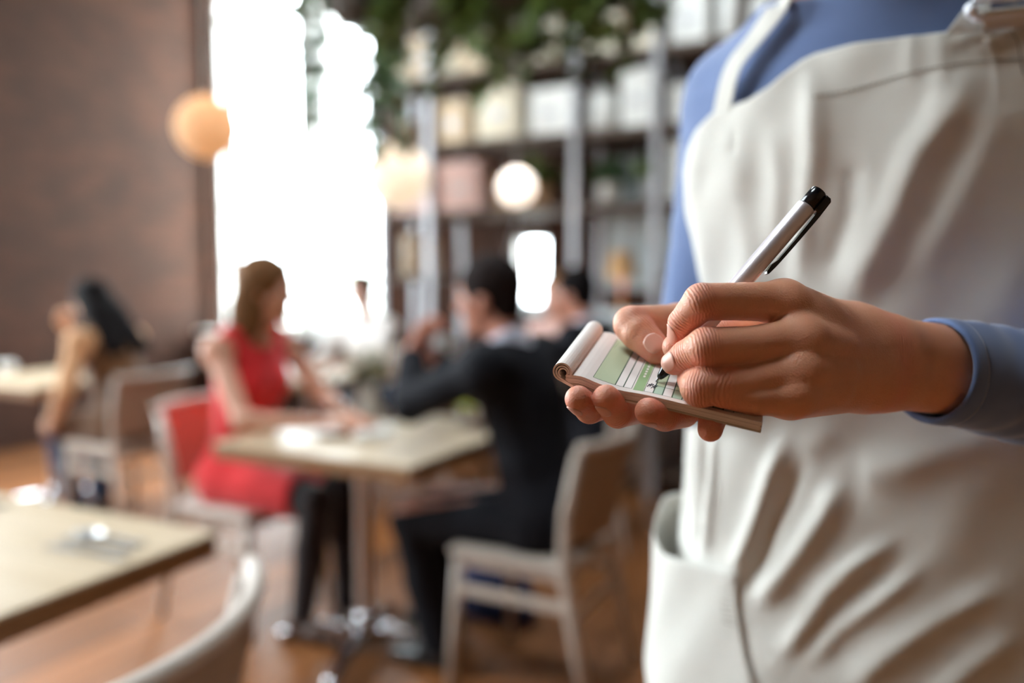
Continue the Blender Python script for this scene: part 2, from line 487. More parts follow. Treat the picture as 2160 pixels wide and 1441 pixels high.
def wall_panel(name, p0, dirv, outv, length, H, t, wins, material):
    """inner face from p0 along dirv, thickness towards outv, arched openings (s0, s1, sill, spring)"""
    V, F, UV = [], [], []
    def P(s, z, d): return np.array(p0) + np.array(dirv) * s + np.array(outv) * d + np.array((0, 0, z))
    def face(pts, uvs):
        n = len(V); V.extend(pts); F.append(tuple(range(n, n + len(pts)))); UV.extend(uvs)
    def both(poly):
        face([P(s, z, 0) for s, z in poly], poly)
        face([P(s, z, t) for s, z in poly][::-1], poly[::-1])
    s = 0.0
    for s0, s1, sill, spring in sorted(wins):
        if s0 > s: both([(s, 0), (s0, 0), (s0, H), (s, H)])
        both([(s0, 0), (s1, 0), (s1, sill), (s0, sill)])
        flat = spring > 90
        if flat: spring -= 100
        n = 18; c = (s0 + s1) / 2; r = (s1 - s0) / 2
        arch = [(s0, spring), (s1, spring)] if flat else [(c - r * math.cos(math.pi * i / n), spring + r * math.sin(math.pi * i / n)) for i in range(n + 1)]
        for (x0, z0), (x1, z1) in zip(arch[:-1], arch[1:]):
            both([(x0, z0), (x1, z1), (x1, H), (x0, H)])
        edge = [(s0, sill)] + arch + [(s1, sill), (s0, sill)]
        for (x0, z0), (x1, z1) in zip(edge[:-1], edge[1:]):
            face([P(x0, z0, 0), P(x0, z0, t), P(x1, z1, t), P(x1, z1, 0)], [(0, z0), (t, z0), (t, z1), (0, z1)])
        s = s1
    both([(s, 0), (length, 0), (length, H), (s, H)])
    both_end = [(0.0, 0), (length, 0)]
    for s_, _ in both_end:
        face([P(s_, 0, 0), P(s_, 0, t), P(s_, H, t), P(s_, H, 0)], [(0, 0), (t, 0), (t, H), (0, H)])
    face([P(0, H, 0), P(length, H, 0), P(length, H, t), P(0, H, t)], [(0, 0), (length, 0), (length, t), (0, t)])
    o = mesh_obj(name, V, F, material, smooth=False)
    uv = o.data.uv_layers.new(name='UVMap')
    flat_uv = np.array(UV, dtype=np.float32)
    uv.data.foreach_set('uv', flat_uv.ravel())
    o['kind'] = 'structure'
    return o

A3, B3 = np.array(RA), np.array(RB)
# small far window seen through the rack
pw0 = on_plane(1062, 492, RM(0, 0), RB); pw1 = on_plane(1152, 655, RM(0, 0), RB)
sw0 = float((pw0 - np.array(KC)) @ A3); sw1 = float((pw1 - np.array(KC)) @ A3)
SMALL = (sw0, sw1, float(pw1[2]), float(pw0[2]))
wall_panel('wall_back', RM(-0.4, 0), RA, RB, ROOM_A + 0.8, ROOM_H, 0.38,
           [(a0 + 0.4, a1 + 0.4, SILL, SPRING) for a0, a1 in BACK_WINDOWS] + [(SMALL[0] + 0.4, SMALL[1] + 0.4, SMALL[2], SMALL[3] + 100)], M_brick)
wall_panel('wall_left', RM(0, ROOM_B), RB, -RA, ROOM_B, ROOM_H, 0.38,
           [(ROOM_B - b1, ROOM_B - b0, SILL, SPRING) for b0, b1 in ADDED_LEFT_WINDOWS], M_brick)
wall_panel('wall_right', RM(ROOM_A, 0), -RB, RA, ROOM_B, ROOM_H, 0.3, [], M_plaster)
wall_panel('wall_rear', RM(ROOM_A, ROOM_B), -RA, -RB, ROOM_A, ROOM_H, 0.3, [], M_plaster)

def slab(name, z0, z1, material, grow=0.3):
    m = MB(); c = RM(ROOM_A / 2, ROOM_B / 2)
    R = np.array([[RA.x, RB.x, 0], [RA.y, RB.y, 0], [0, 0, 1]])
    m.box((c.x, c.y, (z0 + z1) / 2), (ROOM_A + grow, ROOM_B + grow, z1 - z0), R)
    o = m.build(name, material); o['kind'] = 'structure'; return o
floor = slab('floor', -0.12, -0.022, mat('dark_subfloor', (40, 28, 20), rough=0.9, noise=0.1))
m = MB(); pc_ = RM((BACK_WINDOWS[0][1] + BACK_WINDOWS[1][0]) / 2, -0.17, (SILL + SPRING) / 2 + .35)  # box over the pier, coloured white to stand in for window glare
m.box(pc_, (BACK_WINDOWS[1][0] - BACK_WINDOWS[0][1] + 0.012, 0.40, SPRING - SILL + .7), np.array([[RA.x, RB.x, 0], [RA.y, RB.y, 0], [0, 0, 1]]), bevel=0.01)
o = m.build('glare_trim_1', M_whiteframe); o['kind'] = 'structure'
ce = MB(); RR_ = np.array([[RA.x, RB.x, 0], [RA.y, RB.y, 0], [0, 0, 1]])
def ce_box(a0, a1, b0, b1):
    if a1 - a0 > .001 and b1 - b0 > .001: ce.box(RM((a0 + a1) / 2, (b0 + b1) / 2, ROOM_H + .075), (a1 - a0, b1 - b0, .15), RR_)
cb = -0.15
for a0, a1, b0, b1 in sorted(ADDED_SKYLIGHTS, key=lambda s: s[2]):
    ce_box(-.15, ROOM_A + .15, cb, b0); ce_box(-.15, a0, b0, b1); ce_box(a1, ROOM_A + .15, b0, b1); cb = b1
ce_box(-.15, ROOM_A + .15, cb, ROOM_B + .15)
o = ce.build('ceiling', M_ceiling); o['kind'] = 'structure'
M_plank = wood_mat('oiled_floor_board', (96, 54, 24), (158, 100, 52), rough=0.5, scale=(1.2, 26, 26), rand=0.42)
PWID, PLEN = 0.16, 2.35
plank_mesh = {}
def plank(a, b, ln):
    key = round(ln, 3)
    if key not in plank_mesh:
        m = MB().box((0, 0, -0.011), (ln - 0.003, PWID - 0.004, 0.022), bevel=0.002)
        o = m.build('floor_plank', M_plank, floor); plank_mesh[key] = o
    else:
        o = plank_mesh[key].copy(); COL.objects.link(o)
    p = RM(a, b)
    o.location = (p.x, p.y, 0); o.rotation_euler = (0, 0, YAW + math.pi / 2)
for i in range(int(ROOM_A / PWID)):
    off = [0, PLEN / 2, PLEN / 4, PLEN * 3 / 4][i % 4]
    b = -off
    while b < ROOM_B - 0.01:
        b0, b1 = max(b, 0), min(b + PLEN, ROOM_B)
        if b1 - b0 > 0.02: plank((i + 0.5) * PWID, (b0 + b1) / 2, b1 - b0)
        b += PLEN
# paving outside the windows
m = MB(); c = RM(0, 0); m.box((c.x, c.y, -0.3), (60, 60, 0.3))
o = m.build('ground', mat('pale_paving', (190, 186, 176), rough=0.9, noise=0.08, nscale=2)); o['kind'] = 'structure'

# ------------------------------------------------------------------ windows
def arched_window(name, loc, rz, w, sill, spring, cols=4, rows=5, arch=True):
    root = empty(name, loc, rz); root['kind'] = 'structure'
    y0 = 0.16; t = 0.05; d = 0.07; h = spring - sill; r = w / 2
    f = MB()
    f.box((t / 2, y0, sill + h / 2), (t, d, h)); f.box((w - t / 2, y0, sill + h / 2), (t, d, h))
    f.box((w / 2, y0, sill + t / 2), (w - 2 * t, d, t)); f.box((w / 2, y0, spring - t / 2), (w - 2 * t, d, t))
    if arch:
        n = 16
        for i in range(n):
            a0 = math.pi * i / n; a1 = math.pi * (i + 1) / n; am = (a0 + a1) / 2
            c = (r - (r - t / 2) * math.cos(am), y0, spring + (r - t / 2) * math.sin(am))
            R = np.array([[math.sin(am), 0, -math.cos(am)], [0, 1, 0], [math.cos(am), 0, math.sin(am)]])
            f.box(c, (r * (a1 - a0) * 1.02, d, t), R)
    fr = f.build('window_frame', M_whiteframe, root)
    MB().box((w / 2, 0.0, sill - 0.015), (w, 0.42, 0.03), bevel=0.005).build('window_sill', M_whiteframe, root)
    iw, ih = w - 2 * t, h - 2 * t
    for i in range(1, cols):
        MB().box((t + iw * i / cols, y0, sill + h / 2), (0.022, 0.04, ih)).build('glazing_bar', M_whiteframe, root)
    for j in range(1, rows):
        MB().box((w / 2, y0, sill + t + ih * j / rows), (iw, 0.035, 0.022)).build('glazing_bar', M_whiteframe, root)
    pm = None
    for i in range(cols):
        for j in range(rows):
            if pm is None:
                pm = MB().box((0, 0, 0), (iw / cols, 0.005, ih / rows)).build('window_pane', M_glass, root); q = pm
            else:
                q = pm.copy(); COL.objects.link(q)
            q.location = (t + iw * (i + .5) / cols, y0, sill + t + ih * (j + .5) / rows)
    if arch:
        for k in (1, 2, 3):
            a = math.pi * k / 4
            MB().tube([(r, y0, spring), (r - (r - t) * math.cos(a), y0, spring + (r - t) * math.sin(a))], 0.011, 6).build('glazing_bar', M_whiteframe, root)
        g = MB(); n = 16
        V = [(r - (r - t) * math.cos(math.pi * i / n), y0, spring + (r - t) * math.sin(math.pi * i / n)) for i in range(n + 1)]
        g.add(V, [tuple(range(n + 1))]); g.build('window_pane', M_glass, root)
    return root
wi = 1
for a0, a1 in BACK_WINDOWS:
    arched_window('window_%d' % wi, RM(a0, 0), YAW, a1 - a0, SILL, SPRING); wi += 1
arched_window('window_%d' % wi, RM(SMALL[0], 0), YAW, SMALL[1] - SMALL[0], SMALL[2], SMALL[3], 1, 2, arch=False); wi += 1
for b0, b1 in ADDED_LEFT_WINDOWS:  # side windows out of view, added to light the waiter
    arched_window('window_%d' % wi, RM(0, b1), YAW + math.pi / 2, b1 - b0, SILL, SPRING); wi += 1

for a0, a1, b0, b1 in ADDED_SKYLIGHTS:  # roof windows out of view, added to brighten hands, pad and rack
    root = empty('window_%d' % wi, RM(a0, b1, ROOM_H), YAW); root['kind'] = 'structure'; wi += 1
    w_, d_ = a1 - a0, b1 - b0; f = MB()
    f.box((w_ / 2, .02, .1), (w_, .04, .2)); f.box((w_ / 2, d_ - .02, .1), (w_, .04, .2)); f.box((.02, d_ / 2, .1), (.04, d_ - .08, .2)); f.box((w_ - .02, d_ / 2, .1), (.04, d_ - .08, .2))
    f.build('window_frame', M_whiteframe, root)
    MB().box((w_ / 2, d_ / 2, .15), (.03, d_ - .08, .04)).build('glazing_bar', M_whiteframe, root)
    for k in (0, 1): MB().box((w_ * (.25 + .5 * k), d_ / 2, .15), (w_ / 2 - .06, d_ - .08, .006)).build('window_pane', M_glass, root)

# ------------------------------------------------------------------ chairs and tables
M_chair = mat('taupe_chair_paint', (186, 172, 160), rough=0.42, noise=0.05, nscale=6)
M_chairback = mat('taupe_back_panel', (150, 128, 112), rough=0.5, noise=0.06, nscale=6)
M_chairred = mat('coral_back_panel', (188, 82, 68), rough=0.5, noise=0.06, nscale=6)
M_chairlime = mat('lime_back_panel', (172, 178, 40), rough=0.5, noise=0.06, nscale=6)
def make_chair(back_mat):
    root = empty('dining_chair')
    seat = MB(); seat.box((0, 0, 0.452), (0.43, 0.41, 0.026), bevel=0.011); seat.build('seat', M_chair, root)
    for sx in (-1, 1):
        MB().tube([(sx * 0.185, 0.175, 0.445), (sx * 0.195, 0.185, 0.25), (sx * 0.208, 0.20, 0.0)], [0.021, 0.020, 0.015], 8).build('leg', M_chair, root, smooth=True)
        MB().tube([(sx * 0.205, -0.275, 0.0), (sx * 0.196, -0.215, 0.28), (sx * 0.192, -0.185, 0.46), (sx * 0.203, -0.195, 0.62), (sx * 0.213, -0.232, 0.80)],
                  [0.016, 0.021, 0.023, 0.020, 0.014], 8).build('leg', M_chair, root, smooth=True)
        MB().box((sx * 0.197, -0.01, 0.33), (0.016, 0.40, 0.034), bevel=0.004).build('stretcher', M_chair, root)
        MB().box((sx * 0.19, 0.0, 0.425), (0.018, 0.37, 0.045), bevel=0.004).build('seat_rail', M_chair, root)
    MB().box((0, 0.18, 0.425), (0.36, 0.018, 0.045), bevel=0.004).build('seat_rail', M_chair, root)
    MB().box((0, -0.185, 0.425), (0.36, 0.018, 0.045), bevel=0.004).build('seat_rail', M_chair, root)
    MB().box((0, -0.215, 0.30), (0.38, 0.016, 0.03), bevel=0.004).build('stretcher', M_chair, root)
    V, F = [], []; nx, nz = 20, 8
    def bp(x, z, off): return (x, -0.258 + 0.058 * (x / 0.215) ** 2 - 0.06 * ((z - 0.52) / 0.30) + 0.012 + off, z)
    for side, off in enumerate((-0.007, 0.007)):
        for j in range(nz + 1):
            for i in range(nx + 1):
                V.append(bp(-0.215 + 0.43 * i / nx, 0.52 + 0.295 * j / nz, off))
    n1 = (nx + 1) * (nz + 1)
    for j in range(nz):
        for i in range(nx):
            q = (j * (nx + 1) + i, j * (nx + 1) + i + 1, (j + 1) * (nx + 1) + i + 1, (j + 1) * (nx + 1) + i)
            F.append(q); F.append(tuple(n1 + k for k in q[::-1]))
    ring = [i for i in range(nx + 1)] + [j * (nx + 1) + nx for j in range(1, nz + 1)] + [nz * (nx + 1) + i for i in range(nx - 1, -1, -1)] + [j * (nx + 1) for j in range(nz - 1, 0, -1)]
    for a, b in zip(ring, ring[1:] + ring[:1]): F.append((b, a, a + n1, b + n1))
    mesh_obj('back_panel', V, F, back_mat, root, smooth=False, world_space=False)
    MB().tube([bp(-0.222 + 0.444 * i / 24, 0.818, 0) for i in range(25)], 0.0155, 10).build('top_rail', M_chair, root, smooth=True)
    return root
def face_rz(d):
    return math.atan2(d[1], d[0]) - math.pi / 2
chair_proto = make_chair(M_chairback)
used = {}
def chair(loc, facing, label, back=None):
    global chair_proto
    if back is None:
        if 'p' not in used: used['p'] = 1; o = chair_proto
        else: o = copy_tree(chair_proto)
    else: o = make_chair(back)
    o.location = (loc[0], loc[1], 0); o.rotation_euler = (0, 0, face_rz(facing))
    return tag(o, label, 'chair', 'dining chairs in the restaurant')

M_top = wood_mat('pale_oak_top', (168, 146, 116), (194, 174, 146), rough=0.4, scale=(2, 30, 30), rand=0.05)
M_topedge = wood_mat('oak_edge', (120, 84, 52), (150, 108, 70), rough=0.5, rand=0.05)
M_steel = mat('brushed_table_steel', (200, 192, 188), rough=0.28, metal=0.85, noise=0.05)
M_chrome = mat('polished_cast_foot', (214, 212, 216), rough=0.16, metal=1.0)
def table(c, rz, sx, sy, label, h=0.75):
    root = empty('dining_table', (c[0], c[1], 0), rz)
    n = max(3, int(round(sy / 0.14)))
    t = MB(); t.box((0, 0, h - 0.031), (sx - 0.004, sy - 0.004, 0.046), bevel=0.003)
    tp = t.build('table_top', M_topedge, root)
    w = sy / n
    for i in range(n):
        MB().box((0, -sy / 2 + w * (i + .5), h - 0.004), (sx, w - 0.0012, 0.008), bevel=0.0015).build('top_board', M_top, tp)
    MB().lathe([(0.032, 0.06), (0.032, h - 0.06)], n=20).build('pole', M_steel, root, smooth=False)
    MB().box((0, 0, h - 0.060), (0.3, 0.3, 0.012), bevel=0.003).build('mounting_plate', M_steel, root)
    MB().lathe([(0.055, 0.045), (0.05, 0.085), (0.036, 0.11), (0.033, 0.13)], n=20).build('hub', M_chrome, root, smooth=True)
    for k in range(4):
        a = math.radians(17) + k * math.pi / 2
        d = np.array((math.cos(a), math.sin(a), 0))
        MB().tube([d * 0.03 + (0, 0, 0.075), d * 0.12 + (0, 0, 0.068), d * 0.24 + (0, 0, 0.045), d * 0.31 + (0, 0, 0.026), d * 0.335 + (0, 0, 0.024)],
                  [0.03, 0.029, 0.026, 0.024, 0.016], 10, flat=0.7).build('foot', M_chrome, root, smooth=True)
        MB().lathe([(0.018, 0.0), (0.018, 0.012)], c=d * 0.31, n=12).build('glide', mat('black_rubber', (25, 25, 25), rough=0.7), root)
    return tag(root, label, 'table', 'pale wooden pedestal tables')
PB = W(864, 987, 0.75)
TB = PB - A3 * 0.40 + B3 * 0.30
table(TB, YAW, 0.80, 0.60, 'pale oak pedestal table between the red-dressed woman and the suited man')
PA = W(460, 1122, 0.75)
ya = YAW + math.radians(2.5)
ea = np.array((math.cos(ya), math.sin(ya), 0)); eb = np.array((-math.sin(ya), math.cos(ya), 0))
TA = PA - ea * 0.52 - eb * 0.40
table(TA, ya, 1.04, 0.80, 'large pale oak table in the near left corner with cutlery on it')

# chair of the suited man, the near left shell chair, the women's chairs
CM = W(948, 1150, 0.46) + A3 * 0.21 + B3 * 0.19
chair(CM, -A3, 'taupe dining chair that the man in the dark suit sits on')
midr = W(508, 1312, 0.818); fdir = unit((-1, 0.06, 0))
CN = midr + fdir * 0.315
chair(CN, fdir, 'taupe dining chair in the near left corner, only its curved back rail in view')
CR_ = W(528, 1046, 0.46)
chair(CR_, A3, 'dining chair with a coral red back panel under the woman in red', M_chairred)
CW = W(262, 925, 0.46)
chair(CW, -A3, 'taupe dining chair under the long-haired woman in brown')
TCc = CW - A3 * 0.62 + B3 * 0.02
table(TCc, YAW, 0.75, 0.68, 'pale table at the left edge in front of the long-haired woman')
# far group behind the man
TD = np.array((-0.02, 4.15, 0))
table(TD, YAW, 0.75, 0.7, 'far pale table in front of the shelving rack, behind the suited man')
CF4 = TD + A3 * 0.46; CF5 = TD + A3 * 0.10 + B3 * 0.50
chair(CF4, -A3, 'dining chair under the far man in the dark jacket')
chair(np.array((-0.46, 4.62, 0)), -B3, 'dining chair with a lime green back panel behind the suited man', M_chairlime)
chair(CF5, -B3, 'dining chair under the far woman in pink beside the shelving rack')
TE = W(700, 800, 0.75)
TE = np.array((-1.20, 4.70, 0))
table(TE, YAW, 0.75, 0.7, 'far pale table under the bright windows')
CF6 = TE + A3 * 0.05 + B3 * 0.50
chair(CF6, -B3, 'dining chair under the far woman in white by the windows')

# ------------------------------------------------------------------ shelving rack
M_rack = mat('grey_rack_steel', (204, 204, 210), rough=0.4, metal=0.3, noise=0.04)
M_board = wood_mat('dark_shelf_board', (70, 54, 44), (98, 78, 64), rough=0.6)
RBF = 0.95                                           # distance of the rack's front from the back wall
def a_at(px, py, b=RBF):
    p = on_plane(px, py, RM(0, b), RB); return float((p - np.array(KC)) @ A3), float(p[2])
posts = [a_at(803, 500)[0], a_at(905, 500)[0], a_at(1211, 400)[0], a_at(1385, 300)[0], a_at(1640, 300)[0], a_at(1960, 300)[0]]
rack = empty('shelving_rack', RM(0, RBF), YAW)
tag(rack, 'tall open shelving rack of grey posts and dark boards along the back wall', 'shelf')
SD = 0.42
for a in posts:
    for y in (0.0, SD):
        MB().box((a, y, 1.95), (0.042, 0.035, 3.9), bevel=0.004).build('post', M_rack, rack)
LEV = [0.14, 0.58, 1.02, 1.32, 1.75, 2.19, 2.63, 3.07, 3.51]
def skip(bay, z): return (bay == 1 and z < 1.6) or (bay == 0 and abs(z - 1.02) < 0.01) or (bay == 2 and 1.0 < z < 1.5)
for bay in range(len(posts) - 1):
    for z in LEV:
        if skip(bay, z): continue
        MB().box(((posts[bay] + posts[bay + 1]) / 2, SD / 2, z - 0.02), (posts[bay + 1] - posts[bay] - 0.05, SD, 0.04), bevel=0.003).build('shelf_board', M_board, rack)
    MB().tube([(posts[bay], SD, 0.4), (posts[bay + 1], SD, 3.4)], 0.006, 6).build('brace', M_rack, rack)

for bay in (2, 3):
    MB().box(((posts[bay] + posts[bay + 1]) / 2, SD + 0.024, 1.66), (posts[bay + 1] - posts[bay] - 0.05, 0.01, 0.86)).build('back_panel', mat('pale_grey_panel', (176, 184, 184), rough=0.5, noise=0.05), rack)
leafA = mat('deep_green_leaf', (78, 96, 32), rough=0.5, noise=0.35, nscale=9)
leafB = mat('fresh_green_leaf', (112, 140, 58), rough=0.5, noise=0.3, nscale=9)
leafC = mat('blue_green_leaf', (76, 108, 70), rough=0.5, noise=0.3, nscale=9)
def leaves(P, D, size, seed):
    """P: leaf roots, D: outward directions; returns one mesh of pointed folded leaves"""
    r = np.random.RandomState(seed); n = len(P)
    D = D / (np.linalg.norm(D, axis=1)[:, None] + 1e-9)
    up = np.tile(np.array((0, 0, 1.0)), (n, 1)) + r.randn(n, 3) * 0.5
    S = np.cross(D, up); S /= (np.linalg.norm(S, axis=1)[:, None] + 1e-9)
    N = np.cross(S, D)
    L = (size * (0.7 + 0.6 * r.rand(n)))[:, None]; Wd = L * 0.34
    pts = [P, P + D * L * .35 + S * Wd + N * L * .06, P + D * L * .35 - S * Wd + N * L * .06, P + D * L * .4 - N * L * .02,
           P + D * L * .75 + S * Wd * .7 - N * L * .03, P + D * L * .75 - S * Wd * .7 - N * L * .03, P + D * L - N * L * .12]
    V = np.stack(pts, axis=1).reshape(-1, 3)
    t = np.array([(0, 3, 1), (0, 2, 3), (1, 3, 4), (3, 2, 5), (3, 6, 4), (3, 5, 6)])
    F = (t[None] + 7 * np.arange(n)[:, None, None]).reshape(-1, 3)
    return V, F
ORD = ['first', 'second', 'third', 'fourth', 'fifth', 'sixth', 'seventh', 'eighth', 'ninth', 'tenth']
BAYN = ['window-side bay', 'wide bay', 'bay beside the waiter', 'bay behind the waiter']
boxcols = {'cream': (232, 222, 200), 'white': (240, 240, 236), 'kraft brown': (178, 146, 112), 'pale grey': (188, 190, 190), 'beige': (206, 184, 156), 'pink': (222, 190, 184)}
def item_box(root, w, h, d, cn):
    m = mat(cn.replace(' ', '_') + '_card', boxcols[cn], rough=0.75, noise=0.05)
    MB().box((0, 0, h * 0.42), (w, d, h * 0.84), bevel=0.004).build('body', m, root)
    MB().box((0, 0, h * 0.90), (w + 0.008, d + 0.008, h * 0.2), bevel=0.004).build('lid', m, root)
    MB().box((0, -d / 2 - 0.003, h * 0.45), (w * 0.35, 0.004, h * 0.16)).build('label_holder', M_rack, root)
def item_canister(root, w, h, d, cn):
    m = mat(cn.replace(' ', '_') + '_enamel', boxcols[cn], rough=0.35, noise=0.04); r = w / 2
    MB().lathe([(r * .94, 0), (r, 0.01), (r, h * .8), (r * .9, h * .85)], n=20).build('body', m, root, smooth=True)
    MB().lathe([(r * .98, h * .83), (r * .98, h * .92), (r * .3, h * .95), (r * .12, h * .97), (r * .16, h)], n=20).build('lid', m, root, smooth=True)
def item_pot(root, w, h, d, cn, seed=1):
    m = mat(cn.replace(' ', '_') + '_glazed_pot', boxcols[cn], rough=0.3, noise=0.05); r = w * 0.36; ph = h * 0.48
    MB().lathe([(r * .7, 0), (r * .95, ph * .7), (r, ph), (r * .9, ph), (r * .88, ph * .85)], n=20).build('pot', m, root, smooth=True)
    rr = np.random.RandomState(seed); n = 70
    D = rr.randn(n, 3); D[:, 2] = np.abs(D[:, 2]) * 0.9 + 0.15; D /= np.linalg.norm(D, axis=1)[:, None]
    P = D * r * (0.3 + 0.9 * rr.rand(n, 1)) * np.array((1, 1, 1.3)) + np.array((0, 0, ph * 0.9))
    V, F = leaves(P, D + rr.randn(n, 3) * .3, 0.09, seed)
    V[:, 2] = np.maximum(V[:, 2], 0.01); V[:, 0] = np.clip(V[:, 0], -w * .52, w * .52); V[:, 1] = np.clip(V[:, 1], -d * .55, d * .5)
    f = mesh_obj('foliage', V, F, [leafA, leafB, leafC][seed % 3], root, smooth=False, world_space=False); f['kind'] = 'stuff'
def item_bottle(root, w, h, d, cn):
    m = mat('dark_' + 'bottle_glass', (40, 46, 30), rough=0.12, spec=0.8); r = w / 2
    MB().lathe([(r * .95, 0), (r, 0.01), (r, h * .58), (r * .35, h * .75), (r * .32, h * .96)], n=16).build('body', m, root, smooth=True)
    MB().lathe([(r * .36, h * .93), (r * .36, h)], n=12).build('cap', mat('cream_cap', (214, 200, 170), rough=0.5), root)
    MB().lathe([(r * 1.01, h * .15), (r * 1.01, h * .45)], n=16).build('paper_band', mat('cream_paper', (230, 222, 205), rough=0.8), root, smooth=True)
kinds = [('storage_box', 'lidded storage box', item_box, 'box'), ('canister', 'round canister', item_canister, 'canister'),
         ('potted_plant', 'potted leafy plant', item_pot, 'plant'), ('bottle', 'dark bottle', item_bottle, 'bottle')]
LV = [z for z in LEV]
for bay in range(4):
    for li, z in enumerate(LV):
        if skip(bay, z) or z > 3.4 or (bay == 2 and abs(z - 0.58) < 0.01) or (bay == 3 and z < 1.5): continue
        nxt = [q for q in LV if q > z and not skip(bay, q)]
        gap = (min(nxt) - z - 0.06) if nxt else 0.36
        x = posts[bay] + 0.05; k = 0
        bright = 2.0 < z < 2.7
        while x < posts[bay + 1] - 0.13:
            kd = rng.choices([0, 1, 2, 3], [6, 3, 0.6, 0.8] if bright else [3, 2, 2.6, 2])[0]
            w = {0: rng.uniform(.20, .34), 1: rng.uniform(.13, .2), 2: rng.uniform(.2, .3), 3: .085}[kd]
            w = min(w, posts[bay + 1] - 0.04 - x)
            if w < 0.08: break
            h = min(gap * 0.97, {0: rng.uniform(.2, .36), 1: rng.uniform(.2, .34), 2: rng.uniform(.26, .4), 3: .3}[kd])
            cn = rng.choice(['cream', 'white', 'beige', 'cream'] if bright else ['pale grey', 'white'] if (bay == 2 and z < 2) else ['pale grey', 'beige', 'kraft brown', 'white', 'pink'])
            nm, ph, fn, cat = kinds[kd]
            p = RM(x + w / 2, RBF - SD / 2 + (0.02 if kd in (0, 2) else rng.uniform(0, .1)), z)
            root = empty(nm, p, YAW)
            if kd == 2: fn(root, w, h, 0.36, cn, rng.randint(1, 99))
            elif kd == 3: fn(root, w, h, 0, cn)
            else: fn(root, w * 0.95, h, 0.30, cn)
            colw = 'dark' if kd == 3 else cn
            ph2 = ph if kd == 3 else cn + ' ' + ph
            tag(root, '%s, %s from left, %s shelf, %s' % (ph2, ORD[k], ORD[li], BAYN[bay]), cat, 'goods kept on the shelving rack')
            k += 1; x += w + rng.uniform(0.015, 0.10)
# grey cabinet and small amber lamp low in the third bay
g0, gz = a_at(1215, 420); g1, _ = a_at(1375, 420)
gc = empty('steel_cabinet', RM((posts[2] + posts[3]) / 2, RBF - SD / 2, 0.58), YAW)
cw = posts[3] - posts[2] - 0.09
M_cab = mat('pale_cabinet_steel', (188, 194, 196), rough=0.35, metal=0.3, noise=0.04)
MB().box((0, 0, 0.26), (cw, 0.36, 0.52), bevel=0.006).build('body', M_cab, gc)
for i in range(2):
    dd = MB().box(((i - .5) * cw * .49, -0.187, 0.26), (cw * .475, 0.016, 0.47), bevel=0.004).build('door', M_cab, gc)
    MB().tube([((i - .5) * cw * .12, -0.21, 0.2), ((i - .5) * cw * .12, -0.21, 0.36)], 0.006, 8).build('handle', M_rack, dd)
tag(gc, 'pale grey two-door steel cabinet on the shelving rack behind the far diners', 'cabinet')

# ------------------------------------------------------------------ lamps
def lamp(px, py, dep, dia, label, warm, power, shade_col):
    c = U(px, py, dep)
    root = empty('pendant_lamp', (c[0], c[1], c[2]))
    name = 'paper_shade_%s' % warm
    if name not in MATS:
        m = bpy.data.materials.new(name); m.use_nodes = True
        N = m.node_tree.nodes; L = m.node_tree.links; N.remove(N['Principled BSDF'])
        d = N.new('ShaderNodeBsdfDiffuse'); t = N.new('ShaderNodeBsdfTranslucent'); x = N.new('ShaderNodeMixShader'); x.inputs[0].default_value = 0.55
        tc = N.new('ShaderNodeTexCoord'); w = N.new('ShaderNodeTexWave'); w.bands_direction = 'Z'; w.inputs['Scale'].default_value = 18; w.inputs['Distortion'].default_value = 0.6
        L.new(tc.outputs['Object'], w.inputs['Vector'])
        mx = N.new('ShaderNodeMixRGB'); c1 = srgb(*shade_col)
        mx.inputs[1].default_value = tuple(q * .85 for q in c1[:3]) + (1,); mx.inputs[2].default_value = c1
        L.new(w.outputs['Fac'], mx.inputs[0]); L.new(mx.outputs[0], d.inputs[0]); L.new(mx.outputs[0], t.inputs[0])
        L.new(d.outputs[0], x.inputs[1]); L.new(t.outputs[0], x.inputs[2]); L.new(x.outputs[0], N['Material Output'].inputs[0])
        MATS[name] = m
    r = dia / 2; pr = []
    for i in range(25):
        a = math.pi * (0.05 + 0.93 * (1 - i / 24)); pr.append((r * math.sin(a) * (1.0 + 0.008 * (i % 2)), r * math.cos(a)))
    V, F = [], []; n = 28
    for q, z in pr:
        for k in range(n): V.append((q * math.cos(2 * math.pi * k / n), q * math.sin(2 * math.pi * k / n), z))
    for i in range(len(pr) - 1):
        for k in range(n): F.append((i * n + k, i * n + (k + 1) % n, (i + 1) * n + (k + 1) % n, (i + 1) * n + k))
    mesh_obj('lamp_shade', V, F, MATS[name], root, smooth=True, world_space=False)
    MB().tube([(0, 0, r * .45), (0, 0, ROOM_H - c[2])], 0.004, 6).build('cord', mat('pale_flex', (190, 186, 178), rough=0.6), root)
    MB().lathe([(0.05, ROOM_H - c[2] - 0.03), (0.05, ROOM_H - c[2])], n=16).build('ceiling_rose', M_whiteframe, root)
    MB().sphere((0, 0, r * .38), 0.035, 12, 8).build('bulb', mat('warm_bulb', (255, 214, 160), emit=(255, 190, 120), estr=8.0), root, smooth=True)
    d = bpy.data.lights.new('lamp_light', 'POINT'); d.energy = power; d.color = (0.9, 0.97, 1.0) if warm == 'cool' else (1.0, 0.90, 0.76) if warm == 'white' else (1.0, 0.72, 0.45); d.shadow_soft_size = 0.04
    lo = bpy.data.objects.new('lamp_light', d); COL.objects.link(lo); lo.parent = root; lo.location = (0, 0, r * .62)
    tag(root, label, 'lamp', 'round pendant lamps')
lamp(437, 270, 5.1, 0.395, 'beige paper globe lamp glowing warm at its top, against the brick wall edge', 'beige', 0.9, (214, 186, 158))
lamp(836, 372, 5.0, 0.40, 'large white globe lamp hanging beside the bright window', 'white', 1.2, (244, 240, 232))
